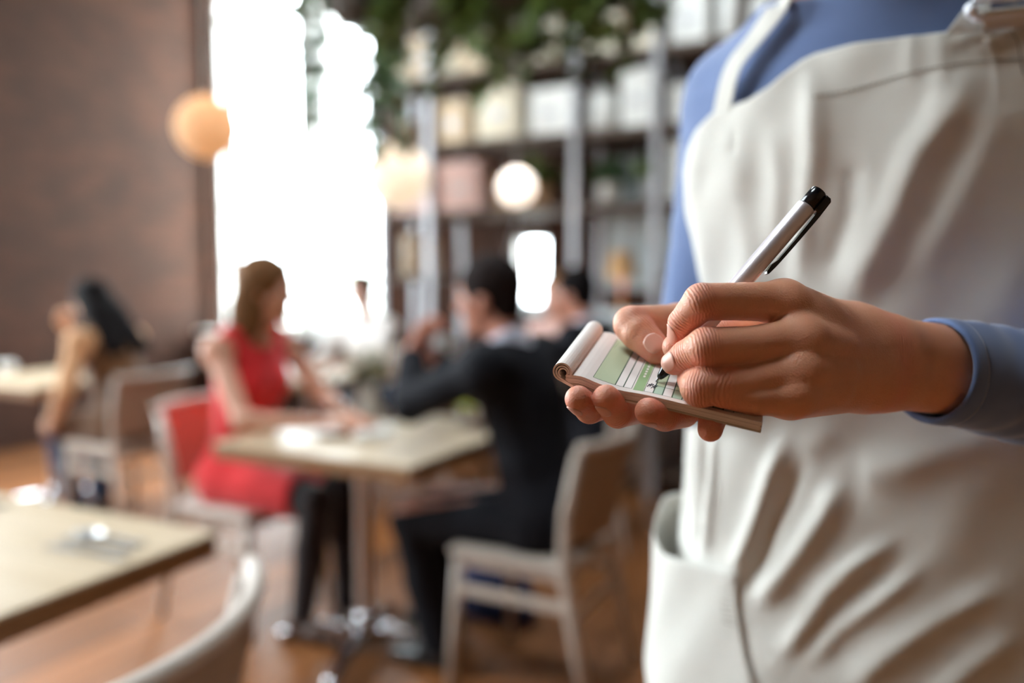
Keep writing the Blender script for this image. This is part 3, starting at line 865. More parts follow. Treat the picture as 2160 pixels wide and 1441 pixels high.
lamp(1090, 396, 4.5, 0.205, 'small white globe lamp in front of the shelving rack', 'cool', 2.5, (244, 246, 246))

# ------------------------------------------------------------------ hanging plants
def hanging_plant(px, dep, z, vines, label, seed, lm, dens=1.0):
    r = np.random.RandomState(seed)
    top = U(px, 0, dep); c = np.array((top[0], top[1], z))
    root = empty('hanging_plant', (c[0], c[1], c[2]))
    MB().lathe([(0.08, -0.16), (0.13, -0.10), (0.155, 0), (0.145, 0), (0.12, -0.09)], n=20).build('bowl', mat('dark_planter', (70, 58, 50), rough=0.6, noise=0.1), root, smooth=True)
    for k in range(3):
        a = 2 * math.pi * k / 3
        MB().tube([(0.15 * math.cos(a), 0.15 * math.sin(a), 0), (0, 0, 0.45)], 0.003, 5).build('chain', M_rack, root)
    MB().tube([(0, 0, 0.45), (0, 0, ROOM_H - z)], 0.003, 5).build('chain', M_rack, root)
    MB().lathe([(0.02, ROOM_H - z - 0.03), (0.03, ROOM_H - z)], n=8).build('hook', M_rack, root)
    P, D = [], []; st = MB()
    for i in range(vines):
        a = r.rand() * 2 * math.pi; p = np.array((0.12 * math.cos(a), 0.12 * math.sin(a), 0.02))
        v = np.array((math.cos(a) * .8, math.sin(a) * .8, 0.8)); pts = [p.copy()]
        L = r.uniform(0.35, 1.0) * dens
        n = int(L / 0.035)
        for s_ in range(n):
            v = v * 0.80 + np.array((r.randn() * .28, r.randn() * .28, -0.28)); v /= np.linalg.norm(v)
            p = p + v * 0.035; pts.append(p.copy())
            for q in range(2):
                P.append(p.copy()); D.append(v * .5 + r.randn(3) * .8)
        st.tube(pts, 0.0025, 4)
    for i in range(60):
        d = r.randn(3); d[2] = abs(d[2]) * .8; d /= np.linalg.norm(d)
        P.append(d * r.uniform(.05, .2)); D.append(d)
    V, F = leaves(np.array(P), np.array(D), 0.095, seed)
    f = mesh_obj('foliage', V, F, lm, root, smooth=False, world_space=False); f['kind'] = 'stuff'
    f = st.build('stems', mat('green_stem', (76, 84, 40), rough=0.6), root); f['kind'] = 'stuff'
    tag(root, label, 'plant', 'plants hanging from the ceiling')
hanging_plant(930, 3.9, 2.70, 17, 'dense trailing plant hanging left of centre above the suited man', 11, leafA, 0.72)
hanging_plant(1075, 3.7, 2.72, 15, 'dense trailing plant hanging at top centre, middle of the row', 12, leafA, 0.7)
hanging_plant(1235, 3.8, 2.68, 15, 'trailing plant hanging nearest to the waiter, right of the row', 13, leafA, 0.62)
hanging_plant(745, 4.4, 2.85, 9, 'sparse trailing plant hanging in front of the bright windows', 14, leafC, 1.25)

# ------------------------------------------------------------------ shrub outside the first window
rr = np.random.RandomState(5); n = 700
D = rr.randn(n, 3); D /= np.linalg.norm(D, axis=1)[:, None]
P = D * (0.35 + 0.35 * rr.rand(n, 1)) * np.array((1.0, 1.0, 1.25)) + np.array((0, 0, 0.9))
sp_ = RM(0.25, -1.6, -0.15)
shrub = empty('garden_shrub', sp_)
V, F = leaves(P, D + rr.randn(n, 3) * .4, 0.11, 3)
f = mesh_obj('foliage', V, F, leafB, shrub, smooth=False, world_space=False); f['kind'] = 'stuff'
MB().tube([(0, 0, 0), (0.02, 0, 0.5), (0, 0.02, 0.9)], [0.03, 0.025, 0.015], 8).build('trunk', mat('bark', (88, 70, 54), rough=0.9), shrub)
tag(shrub, 'pale green shrub outside the first window, by the brick wall', 'shrub')

# ------------------------------------------------------------------ things on the tables
M_cut = mat('cutlery_steel', (190, 190, 190), rough=0.38, metal=1.0)
def flat_bar(pts, ws, th, z):
    """flat strip along pts (xy) with half widths ws"""
    V, F = [], []
    P = [np.array(p, float) for p in pts]
    for i, p in enumerate(P):
        t = P[min(i + 1, len(P) - 1)] - P[max(i - 1, 0)]; t /= np.linalg.norm(t); nrm = np.array((-t[1], t[0]))
        for sg, zz in ((1, 0), (-1, 0), (-1, th), (1, th)):
            q = p + nrm * ws[i] * sg; V.append((q[0], q[1], z[i] + zz))
    for i in range(len(P) - 1):
        for k in range(4): F.append((i * 4 + k, i * 4 + (k + 1) % 4, (i + 1) * 4 + (k + 1) % 4, (i + 1) * 4 + k))
    F.append((0, 1, 2, 3)); F.append(tuple(range((len(P) - 1) * 4, len(P) * 4))[::-1])
    return V, F
def cutlery(kind, p0, p1, label, dark=False):
    p0 = np.array(p0); p1 = np.array(p1); d = unit(p1 - p0)
    root = empty(kind, (p0[0], p0[1], 0.7515), math.atan2(d[1], d[0]))
    hm = mat('black_handle', (34, 32, 32), rough=0.4) if dark else M_cut
    m = MB().add(*flat_bar([(0, 0), (.03, 0), (.09, 0), (.115, 0)], [.009, .0085, .006, .0045], .004, [0, 0, .002, .004])); m.build('handle', hm, root)
    if kind == 'fork':
        m = MB().add(*flat_bar([(.115, 0), (.13, 0), (.145, 0)], [.0045, .011, .012], .002, [.004, .004, .002])); m.build('neck', M_cut, root)
        for k in range(4):
            y = -.0096 + .0064 * k
            MB().add(*flat_bar([(.145, y), (.17, y), (.195, y)], [.0022, .002, .0012], .002, [.002, 0, .003])).build('tine', M_cut, root)
    elif kind == 'spoon':
        V, F = [], []; n = 20
        for j, (s_, dz) in enumerate(((1, .006), (.75, .002), (.4, 0.0))):
            for k in range(n):
                a = 2 * math.pi * k / n; V.append((.155 + .037 * s_ * math.cos(a), .021 * s_ * math.sin(a), dz))
        for j in range(2):
            for k in range(n): F.append((j * n + k, j * n + (k + 1) % n, (j + 1) * n + (k + 1) % n, (j + 1) * n + k))
        F.append(tuple(range(2 * n, 3 * n))); MB().add(V, F).build('bowl', M_cut, root, smooth=True)
    else:
        MB().add(*flat_bar([(.115, 0), (.13, 0), (.19, 0), (.222, .006)], [.006, .010, .010, .002], .0015, [.002, .0, .0, .0])).build('blade', M_cut, root)
    tag(root, label, 'cutlery', 'cutlery laid on the near left table')
cutlery('fork', W(280, 1164, .75), W(75, 1128, .75), 'steel fork lying on the near left table, on the far side of the spoon')
cutlery('spoon', W(300, 1150, .75), W(120, 1118, .75), 'steel spoon lying on the near left table beside the fork')
cutlery('knife', W(262, 1182, .75), W(90, 1150, .75), 'steel table knife lying nearest to the table edge beside the fork')
cutlery('knife', W(20, 1066, .75), W(-90, 1078, .75), 'dark-handled knife at the left edge of the near left table', True)

M_clear = glass_mat('drinking_glass', (0.93, 0.96, 0.96), 0.16)
def tumbler(p, h, r, label):
    root = empty('water_glass', (p[0], p[1], 0.7505))
    MB().lathe([(r * .8, 0), (r * .82, .002), (r, h), (r * .95, h), (r * .78, .01), (.002, .009)], n=24).build('glass_body', M_clear, root, smooth=True)
    MB().lathe([(r * .76, .011), (r * .9, h * .6)], n=24).build('water', glass_mat('water', (0.9, 0.95, 0.95), 0.05), root, smooth=True)
    tag(root, label, 'glass', 'glasses on the middle table')
def tb(px, py): return W(px, py, 0.75)
tumbler(tb(845, 882), .12, .036, 'tall water glass next to the elbow of the suited man')
tumbler(tb(735, 900), .10, .036, 'water glass in front of the flower vase')
tumbler(tb(690, 868), .14, .034, 'water glass by the hands of the woman in red')
vp = tb(775, 890)
vase = empty('flower_vase', (vp[0], vp[1], 0.7505))
MB().lathe([(.04, 0), (.045, .01), (.05, .06), (.034, .13), (.04, .15), (.036, .15), (.03, .13)], n=24).build('vase_body', mat('white_ceramic', (232, 232, 226), rough=0.25), vase, smooth=True)
rr = np.random.RandomState(9); st = MB()
for k in range(11):
    a = rr.rand() * 6.28; q = rr.uniform(.01, .085); hh = rr.uniform(.17, .27)
    p = np.array((q * math.cos(a), q * math.sin(a), hh))
    st.tube([(0, 0, .05), p * np.array((.4, .4, .7)), p], .002, 5)
    m = MB()
    for j in range(9):
        b = 2 * math.pi * j / 9; e = np.array((math.cos(b), math.sin(b), .35))
        m.add([p, p + e * .018 + np.array((-e[1], e[0], 0)) * .010, p + e * .032 + (0, 0, .004), p + e * .018 - np.array((-e[1], e[0], 0)) * .010], [(0, 1, 2, 3)])
    m.sphere(p + (0, 0, .006), .011, 8, 6)
    m.build('flower', mat('cream_petal', (236, 230, 208), rough=0.6), vase)
f = st.build('stems', mat('green_stem', (76, 84, 40), rough=0.6), vase)
V, F = leaves(rr.randn(26, 3) * .02 + np.array((0, 0, .19)), rr.randn(26, 3) + np.array((0, 0, .2)), .055, 4)
f = mesh_obj('leaves', V, F, leafC, vase, smooth=False, world_space=False); f['kind'] = 'stuff'
tag(vase, 'white vase of cream flowers on the table between the woman in red and the man', 'vase')
def plate(p, r, label):
    root = empty('side_plate', (p[0], p[1], 0.7505))
    MB().lathe([(r * .55, 0), (r * .6, .004), (r, .016), (r * .98, .019), (r * .58, .008), (.002, .007)], n=32).build('plate_body', mat('white_china', (240, 240, 238), rough=0.2), root, smooth=True)
    tag(root, label, 'plate', 'plates on the middle table')
plate(tb(715, 915), .085, 'white side plate on the near side of the middle table')
nk = empty('folded_napkin', tuple(tb(785, 922)[:2]) + (0.7505,), 0.5)
for k in range(3):
    MB().box((0.002 * k, 0.003 * k, 0.004 + 0.008 * k), (0.14 - .01 * k, 0.09 - .006 * k, 0.0075), bevel=0.003).build('napkin_fold', mat('white_linen', (236, 234, 228), rough=0.9), nk)
tag(nk, 'white folded napkin on the middle table in front of the vase', 'napkin')
def simple_cup(p, label):
    root = empty('white_cup', (p[0], p[1], 0.7505))
    MB().lathe([(.025, 0), (.038, .03), (.042, .075), (.039, .075), (.034, .03), (.002, .008)], n=24).build('cup_body', mat('white_china', (240, 240, 238), rough=0.2), root, smooth=True)
    MB().tube([(.038, 0, .06), (.062, 0, .055), (.064, 0, .035), (.037, 0, .022)], .005, 8).build('handle', mat('white_china', (240, 240, 238)), root, smooth=True)
    tag(root, label, 'cup')
simple_cup(W(14, 792, .75), 'white cup on the table at the left edge')
simple_cup(TE + np.array((-.05, -.1, 0)), 'white cup on the far table under the windows')
# amber lamp on the cabinet
al = empty('table_lamp', RM(a_at(1312, 590, RBF - SD / 2)[0], RBF - SD / 2, 1.1005), YAW)
MB().lathe([(.05, 0), (.05, .012), (.012, .03), (.012, .24)], n=20).build('stand', mat('brass', (190, 150, 90), rough=0.3, metal=0.9), al, smooth=True)
V, F = [], []; n = 24
for i, (r_, z_) in enumerate(((.095, .2), (.085, .29), (.06, .37))):
    for k in range(n): V.append((r_ * math.cos(2 * math.pi * k / n), r_ * math.sin(2 * math.pi * k / n), z_))
for i in range(2):
    for k in range(n): F.append((i * n + k, i * n + (k + 1) % n, (i + 1) * n + (k + 1) % n, (i + 1) * n + k))
mesh_obj('lamp_shade', V, F, mat('amber_shade', (216, 170, 118), rough=0.7), al, smooth=True, world_space=False)
MB().sphere((0, 0, .27), .03, 12, 8).build('bulb', mat('warm_bulb', (255, 214, 160), emit=(255, 190, 120), estr=8.0), al, smooth=True)
tag(al, 'small amber table lamp behind the far man in the dark jacket', 'lamp')
# ------------------------------------------------------------------ people
def frame_from(fwd, up):
    f = unit(fwd); u = unit(np.array(up) - f * (np.array(up) @ f)); r = np.cross(f, u)
    return r, f, u                                   # right, forward, up
def ik(a, t, l1, l2, hint):
    a = np.array(a, float); t = np.array(t, float); d = t - a; L = np.linalg.norm(d)
    if L > (l1 + l2) * 0.995:
        t = a + d / L * (l1 + l2) * 0.995; d = t - a; L = np.linalg.norm(d)
    x = (l1 * l1 - l2 * l2 + L * L) / (2 * L); h = math.sqrt(max(1e-6, l1 * l1 - x * x))
    d /= L; hv = np.array(hint, float); hv = unit(hv - d * (hv @ d))
    return a + d * x + hv * h, t
def head_prims(c, fwd, up, s=1.0):
    r, f, u = frame_from(fwd, up); M = np.array([r, f, u])
    P = lambda x, y, z: np.array(c) + s * (x * r + y * f + z * u)
    add = [(ellip(P(0, -.005, .032), (.076 * s, .095 * s, .092 * s), M), 0.0), (ellip(P(0, .022, -.045), (.056 * s, .066 * s, .066 * s), M), .03),
           (ellip(P(0, .068, -.092), (.024 * s, .020 * s, .018 * s), M), .02),
           (rcone(P(0, .086, .018), P(0, .108, -.022), .007 * s, .0125 * s), .012),
           (ellip(P(.0, .083, -.056), (.025 * s, .011 * s, .009 * s), M), .008), (ellip(P(0, .083, .034), (.045 * s, .012 * s, .008 * s), M), .02)]
    for sx in (-1, 1):
        add.append((ellip(P(sx * .077, -.004, -.006), (.009 * s, .019 * s, .031 * s), M), .008))
        add.append((ellip(P(sx * .042, .060, -.02), (.024 * s, .02 * s, .022 * s), M), .02))
    sub = [(ellip(P(sx * .032, .100, .012), (.019 * s, .016 * s, .012 * s), M), .014) for sx in (-1, 1)]
    sub.append((ellip(P(0, .098, -.0575), (.022 * s, .012 * s, .0022 * s), M), .004))
    eyes = [P(sx * .032, .0725, .012) for sx in (-1, 1)]
    return add, sub, eyes, (r, f, u)
def hand_prims(w, d, n, thumb_side, curl=0.5, s=1.0):
    """w wrist, d towards the fingers, n palm normal, thumb_side: direction of the thumb"""
    d = unit(d); n = unit(np.array(n) - d * (np.array(n) @ d)); t = np.cross(d, n)
    if t @ np.array(thumb_side) < 0: t = -t
    palm = []; fing = []
    w = np.array(w, float)
    for k, (off, ln) in enumerate(((.028, .085), (.009, .088), (-.010, .084), (-.027, .076))):
        k0 = w + d * .012 * s + t * off * .5 * s; k1 = w + d * ln * s + t * off * s
        palm.append(rcone(k0, k1, .013 * s, .0115 * s))
        p = k1; ang = 0.0
        for L, a, ra, rb in ((.042, .55, .0105, .0095), (.026, .8, .0095, .0085), (.021, .5, .0085, .007)):
            ang += a * curl * 1.4
            q = p + (d * math.cos(ang) + n * math.sin(ang)) * L * s * (.8 if k == 3 else 1)
            fing.append(rcone(p, q, ra * s, rb * s)); p = q
    b = w + d * .02 * s + t * .018 * s; m = w + d * .055 * s + t * .045 * s + n * .018 * s; e = m + (d * .8 + n * .5 + t * .1) * .032 * s; e2 = e + (d * .9 + n * .3) * .026 * s
    palm.append(rcone(b, m, .015 * s, .0125 * s))
    fing += [rcone(m, e, .0115 * s, .010 * s), rcone(e, e2, .010 * s, .0075 * s)]
    return palm, fing

M_eye = None
def eye_mat():
    global M_eye
    if M_eye: return M_eye
    m = mat('eye', (235, 230, 225), rough=0.15)
    nt = m.node_tree; N = nt.nodes; L = nt.links
    tc = N.new('ShaderNodeTexCoord'); sx = N.new('ShaderNodeSeparateXYZ'); L.new(tc.outputs['Object'], sx.inputs[0])
    c = N.new('ShaderNodeValToRGB'); c.color_ramp.interpolation = 'CONSTANT'
    c.color_ramp.elements[0].color = srgb(235, 230, 225)
    c.color_ramp.elements[1].position = 0.0098; c.color_ramp.elements[1].color = srgb(60, 40, 28)
    L.new(sx.outputs['Y'], c.inputs[0]); L.new(c.outputs[0], N['Principled BSDF'].inputs['Base Color'])
    M_eye = m
    return m

def person(root_loc, fwd, spec, label):
    """seated figure; spec positions are given in the body frame: (right, forward, up from the floor)"""
    f3 = unit((fwd[0], fwd[1], 0)); r3 = np.cross(f3, (0, 0, 1.0))
    O = np.array((root_loc[0], root_loc[1], 0.0))
    B = lambda p: O + r3 * p[0] + f3 * p[1] + np.array((0, 0, p[2]))
    V3 = lambda v: r3 * v[0] + f3 * v[1] + np.array((0, 0, v[2]))
    s = spec.get('s', 1.0); fem = spec.get('fem', False)
    lean = spec.get('lean', 0.1); tw = spec.get('turn', 0.0)
    seat = 0.465 + 0.095
    pel = B((0, -0.04, seat)); up = unit(V3((spec.get('side', 0), math.sin(lean), math.cos(lean))))
    che = pel + up * 0.34 * s; nek = pel + up * 0.51 * s; neck_top = nek + unit(up + f3 * .25) * 0.085
    rs = unit(np.cross(f3, up)); rs = unit(rs * math.cos(tw) + f3 * math.sin(tw)); fs = np.cross(up, rs)
    sw = (0.165 if fem else 0.19) * s
    M = np.array([rs, fs, up])
    shl, shr = nek - up * .055 - rs * sw, nek - up * .055 + rs * sw
    hd = V3(spec.get('look', (0, 1, 0))); hc = neck_top + up * 0.045 + unit(hd) * 0.028 + np.array((0, 0, .035))
    hadd, hsub, eyes, hf = head_prims(hc, hd, spec.get('headup', (0, 0, 1)) if False else (up * .4 + np.array((0, 0, .6))), s)
    w1, w2, w3 = ((.125, .12, .158) if fem else (.155, .14, .16))
    torso = [(ellip(pel, (w3, .12, .125), M), 0), (ellip(pel + up * .17, (w2, .10, .16), M), .06),
             (ellip(che, (w1 * 1.02, .108, .16), M), .06), (rcone(shl, shr, .052, .052), .07),
             (rcone(nek - up * .04, neck_top, .062, .050), .03)]
    if fem: torso += [(ellip(che + fs * .07 - up * .0 + rs * sx * .06, (.055, .05, .06), M), .04) for sx in (-1, 1)]
    limbs = []; hands_p = []; hands_f = []; J = {}
    for nm, sh, sx in (('l', shl, -1), ('r', shr, 1)):
        el, wr = ik(sh, B(spec['hand_' + nm]), .285 * s, .25 * s, V3(spec['elbow_' + nm]))
        limbs += [(rcone(sh, el, .05 if not fem else .043, .038 if not fem else .034), .03, 'ua'), (rcone(el, wr, .040 if not fem else .035, .026 if not fem else .022), .015, 'fa')]
        hdv = V3(spec['hdir_' + nm]); pn = V3(spec['palm_' + nm])
        p_, f_ = hand_prims(wr, hdv, pn, np.array((0, 0, 1.0)) if abs(unit(hdv)[2]) < .8 else f3, spec.get('curl', .5), s * (.93 if fem else 1.0))
        hands_p += p_; hands_f += f_
        J['sh' + nm], J['el' + nm], J['wr' + nm] = sh, el, wr
    for nm, sx in (('l', -1), ('r', 1)):
        hip = pel + r3 * sx * .085 - np.array((0, 0, .02)); kn = B(spec['knee_' + nm]); an = B(spec['foot_' + nm])
        limbs += [(rcone(hip, kn, .082, .056), .05, 'th'), (rcone(kn, kn * .55 + an * .45, .054, .052), .03, 'sh'), (rcone(kn * .55 + an * .45, an, .052, .036), .02, 'sh')]
        J['kn' + nm], J['an' + nm] = kn, an
    root = empty('person', O)
    res = spec.get('res', 0.0075)
    allp = [t[0] for t in torso] + [l[0] for l in limbs] + hands_p + hands_f + [h[0] for h in hadd]
    lo, hi = bounds(allp, .03)
    lo[2] = max(lo[2], 0.0)
    F_ = Field(lo, hi, res)
    for p, k in torso: F_.op(p, k)
    for p, k, _ in limbs: F_.op(p, k)
    for p in hands_p: F_.op(p, .012)
    for p in hands_f: F_.op(p, .004)
    H_ = Field(lo, hi, res)
    for p, k in hadd: H_.op(p, k, '+', .02)
    for p, k in hsub: H_.op(p, k, '-')
    F_.join(H_, .02)
    V, Q = F_.mesh()
    body = mesh_obj('body', V, Q, skin_mat(spec['skin_name'], spec['skin'], detail=False), root)
    for e in eyes:
        eo = MB().sphere((0, 0, 0), .0125 * s, 12, 8).build('eye', eye_mat(), root, smooth=True)
        eo.location = Vector(e - O); eo.rotation_euler = (0, 0, face_rz(hf[1]))
    r_, f_, u_ = hf
    def cloth(name, prims, cuts, material, k0=0.0, rres=None):
        lo, hi = bounds([p[0] for p in prims], .03); lo[2] = max(lo[2], -0.002)
        G = Field(lo, hi, rres or res * 1.25)
        for p in prims: G.op(p[0], p[1])
        for c_ in cuts: G.op(c_[0], c_[1], c_[2])
        V, Q = G.mesh()
        return mesh_obj(name, V, Q, material, root)
    hp = lambda x, y, z: hc + s * (x * r_ + y * f_ + z * u_)
    Mh = np.array(hf)
    # hair
    hair = [(ellip(hp(0, -.014, .042), (.090 * s, .102 * s, .098 * s), Mh), 0)]
    face_cut = [(ellip(hp(0, .095, -.045), (.068, .085, .105), Mh), .02, '-')]
    st = spec.get('hair', 'short')
    if st == 'short': hair.append((ellip(hp(0, -.055, -.02), (.072, .05, .075), Mh), .02)); face_cut.append((half(hp(0, 0, -.075), -u_), .01, '&'))
    elif st == 'bob':
        for sx in (-1, 0, 1): hair.append((ellip(hp(sx * .060, -.045, -.075), (.045, .066, .125), Mh), .03))
    elif st == 'long':
        for sx in (-1, 0, 1):
            hair.append((ellip(hp(sx * .058, -.04, -.06), (.045, .068, .12), Mh), .03))
        back = che - fs * .105 + up * .02
        for sx in (-.06, -.02, .03, .07):
            hair.append((rcone(hp(sx, -.075, -.08), back + rs * (sx * 1.6 + .02), .05, .03), .04))
    elif st == 'bun': hair.append((ellip(hp(0, -.11, .06), (.042, .042, .042), Mh), .01)); face_cut.append((half(hp(0, 0, -.07), -u_), .01, '&'))
    cloth('hair', hair, face_cut, spec['hair_mat'])
    for cl in spec['clothes']:
        nm, kind, m_, d = cl
        if kind == 'top':           # torso and whole sleeves
            pr = [(inflate(p, d), k) for p, k in torso[:4] + torso[5:]] + [(inflate(p, d), k) for p, k, q in limbs if q in ('ua', 'fa')]
            cuts = [(inflate(rcone(J['wr' + h], J['wr' + h] + (J['wr' + h] - J['el' + h]) * .8, .0, .0), .06), .004, '-') for h in 'lr']
            cuts.append((half(pel - up * .1, -up), .01, '&'))
            cloth(nm, pr, cuts, m_)
        elif kind == 'jacket':
            pr = [(inflate(p, d), k) for p, k in torso[:4]] + [(inflate(p, d), k) for p, k, q in limbs if q in ('ua', 'fa')]
            pr += [(inflate(ellip(pel - up * .03, (.17, .135, .13), M), d), .05)]
            pr += [(rcone(sh - up * .005, che + up * .06 + (sh - nek) * .3, .062 + d * .3, .075), .05) for sh in (shl, shr)]
            cuts = [(inflate(rcone(J['wr' + h], J['wr' + h] + (J['wr' + h] - J['el' + h]) * .8, .0, .0), .06), .004, '-') for h in 'lr']
            cuts.append((ellip(nek + fs * .09 - up * .02, (.045, .09, .15), M), .01, '-'))
            cuts.append((rcone(nek - up * .01, neck_top + up * .1, .074, .09), .006, '-'))
            cloth(nm, pr, cuts, m_)
        elif kind == 'collar':
            cloth(nm, [(inflate(torso[4][0], .014), 0), (inflate(torso[2][0], .006), .02)], [(half(nek + up * .045 - fs * .0 , up + fs * .25), .004, '&'), (half(che - up * .05, -up), .01, '&')], m_)
        elif kind == 'dress':
            pr = [(inflate(p, d), k) for p, k in torso[:3] + torso[5:]]
            for h in 'lr':
                sh = J['sh' + h]
                pr.append((rcone(sh + (nek - sh) * .42 + up * .02, che + (sh - nek) * .35, .05, .06), .03))
            pr.append((rcone(nek - up * .075 - rs * .095, nek - up * .075 + rs * .095, .062, .062), .05))
            pr += [(inflate(p, d + .012), .06) for p, k, q in limbs if q == 'th']
            cuts = [(half(B((0, spec.get('hem', .34), .5)), f3), .01, '&'), (rcone(nek - up * .005 + fs * .02, neck_top, .060, .075), .008, '-')]
            cloth(nm, pr, cuts, m_)
        elif kind == 'legs':
            pr = [(inflate(p, d), k) for p, k, q in limbs if q in ('th', 'sh')] + [(inflate(torso[0][0], d), .05)]
            pr += [(rcone(J['kn' + h] * .5 + J['an' + h] * .5, J['an' + h] + np.array((0, 0, .02)), .055 + d * .3, .05 + d * .5), .03) for h in 'lr'] if d > .009 else []
            cuts = [(half((0, 0, .07), (0, 0, -1)), .004, '&'), (half(pel + up * .08, up), .01, '&')]
            cloth(nm, pr, cuts, m_)
        elif kind == 'shoes':
            for h in 'lr':
                an = J['an' + h]; g = np.array((an[0], an[1], 0.0))
                G = Field(g + (-.25, -.25, -.002), g + (.25, .25, .13), .006)
                G.op(rcone(g - f3 * .035 + (0, 0, .038), g + f3 * .07 + (0, 0, .034), .038, .040), 0)
                G.op(rcone(g + f3 * .07 + (0, 0, .034), g + f3 * .165 + (0, 0, .022), .040, .026), .02)
                G.op(rcone(g - f3 * .01 + (0, 0, .05), an + (0, 0, .02), .042, .040), .02)
                G.op(half((0, 0, .002), (0, 0, -1)), .002, '&')
                V, Q = G.mesh(); mesh_obj('shoe', V, Q, m_, root)
    tag(root, label, 'person')
    return root, J

suit = fabric_mat('navy_black_suit', (15, 15, 22), weave=500, noise=0.1, sheen=0.0)
suit2 = fabric_mat('charcoal_jacket', (26, 27, 34), weave=500, noise=0.1, sheen=0.0)
redd = fabric_mat('coral_red_dress', (214, 44, 48), weave=500, noise=0.08)
browncl = fabric_mat('brown_knit', (96, 64, 36), weave=500, noise=0.1)
tancl = fabric_mat('tan_sleeve', (196, 148, 106), weave=500, noise=0.08)
jeans = fabric_mat('blue_denim', (52, 66, 96), weave=500, noise=0.12)
dkleg = fabric_mat('dark_leggings', (36, 26, 28), weave=500, noise=0.1)
pinkcl = fabric_mat('pale_pink_blouse', (214, 176, 166), weave=500)
whitecl = fabric_mat('white_blouse', (232, 226, 222), weave=500)
shirtw = fabric_mat('pale_blue_white_shirt', (206, 208, 224), weave=500)
blacksh = mat('black_shoe_leather', (24, 22, 22), rough=0.3)
brownsh = mat('brown_shoe_leather', (72, 46, 32), rough=0.4)
h_dark = mat('near_black_hair', (16, 11, 12), rough=0.85, spec=0.15, noise=0.3, nscale=30, bump=0.8, bscale=90, stretch=(1, 1, .15))
h_brown = mat('brown_hair', (112, 78, 48), rough=0.75, spec=0.15, noise=0.35, nscale=30, bump=0.8, bscale=90, stretch=(1, 1, .15))
h_espresso = mat('espresso_hair', (30, 20, 18), rough=0.85, spec=0.15, noise=0.3, nscale=30, bump=0.8, bscale=90, stretch=(1, 1, .15))

# the man in the dark suit: faces -RA, right side nearer the far wall, elbows on the table, hands to his mouth
person(CM - A3 * 0.0, -A3, dict(lean=.24, look=(-.15, 1, -.12), s=1.06,
       hand_l=(-.02, .46, 1.06), elbow_l=(-.7, .3, -1), hdir_l=(.25, -.25, .8), palm_l=(.3, -1, 0),
       hand_r=(.06, .47, 1.04), elbow_r=(.8, .3, -1), hdir_r=(-.3, -.2, .8), palm_r=(-.3, -1, 0), curl=.9,
       knee_l=(-.12, .40, .50), knee_r=(.12, .42, .50), foot_l=(-.11, .30, .075), foot_r=(.13, .42, .075),
       skin=(196, 134, 112), skin_name='warm_fair_skin', hair='short', hair_mat=h_espresso, res=.0065,
       clothes=[('suit_jacket', 'jacket', suit, .020), ('shirt', 'collar', shirtw, 0), ('suit_trousers', 'legs', suit, .014), ('shoes', 'shoes', blacksh, 0)]),
       'man in a dark suit leaning on the table, hands at his mouth')
# the woman in red: faces +RA
person(CR_, A3, dict(fem=True, lean=.14, look=(-.40, 1, -.1), s=1.06,
       hand_l=(-.05, .46, .80), elbow_l=(-.6, .2, -1), hdir_l=(.3, 1, -.05), palm_l=(.2, 0, -1),
       hand_r=(.10, .44, .80), elbow_r=(.6, .2, -1), hdir_r=(-.5, 1, -.05), palm_r=(-.2, 0, -1), curl=.5,
       knee_l=(-.09, .40, .515), knee_r=(.09, .41, .515), foot_l=(-.07, .40, .08), foot_r=(.10, .34, .08),
       skin=(206, 150, 124), skin_name='light_tan_skin', hair='bob', hair_mat=h_brown, res=.0065,
       clothes=[('dress', 'dress', redd, .010), ('leggings', 'legs', dkleg, .006), ('shoes', 'shoes', brownsh, 0)]),
       'woman in a sleeveless red dress with a brown bob, seen in profile')
# the long-haired woman: faces -RA, elbow on the table, head on her hand
person(CW, -A3, dict(fem=True, lean=.34, look=(-.1, 1, -.35), s=.98,
       hand_l=(-.24, .22, .56), elbow_l=(-.5, -.6, -.3), hdir_l=(.1, .8, -.3), palm_l=(.7, 0, -.6),
       hand_r=(.07, .56, 1.03), elbow_r=(.5, .5, -1), hdir_r=(-.2, -.3, .8), palm_r=(-.3, -1, 0), curl=.7,
       knee_l=(-.10, .42, .51), knee_r=(.10, .42, .51), foot_l=(-.08, .30, .08), foot_r=(.10, .34, .08),
       skin=(204, 152, 118), skin_name='golden_skin', hair='long', hair_mat=h_dark, res=.008,
       clothes=[('knit_top', 'top', tancl, .010), ('vest', 'dress', browncl, .016), ('jeans', 'legs', jeans, .010), ('shoes', 'shoes', brownsh, 0)]),
       'woman with long dark hair in brown, leaning over the left edge table')
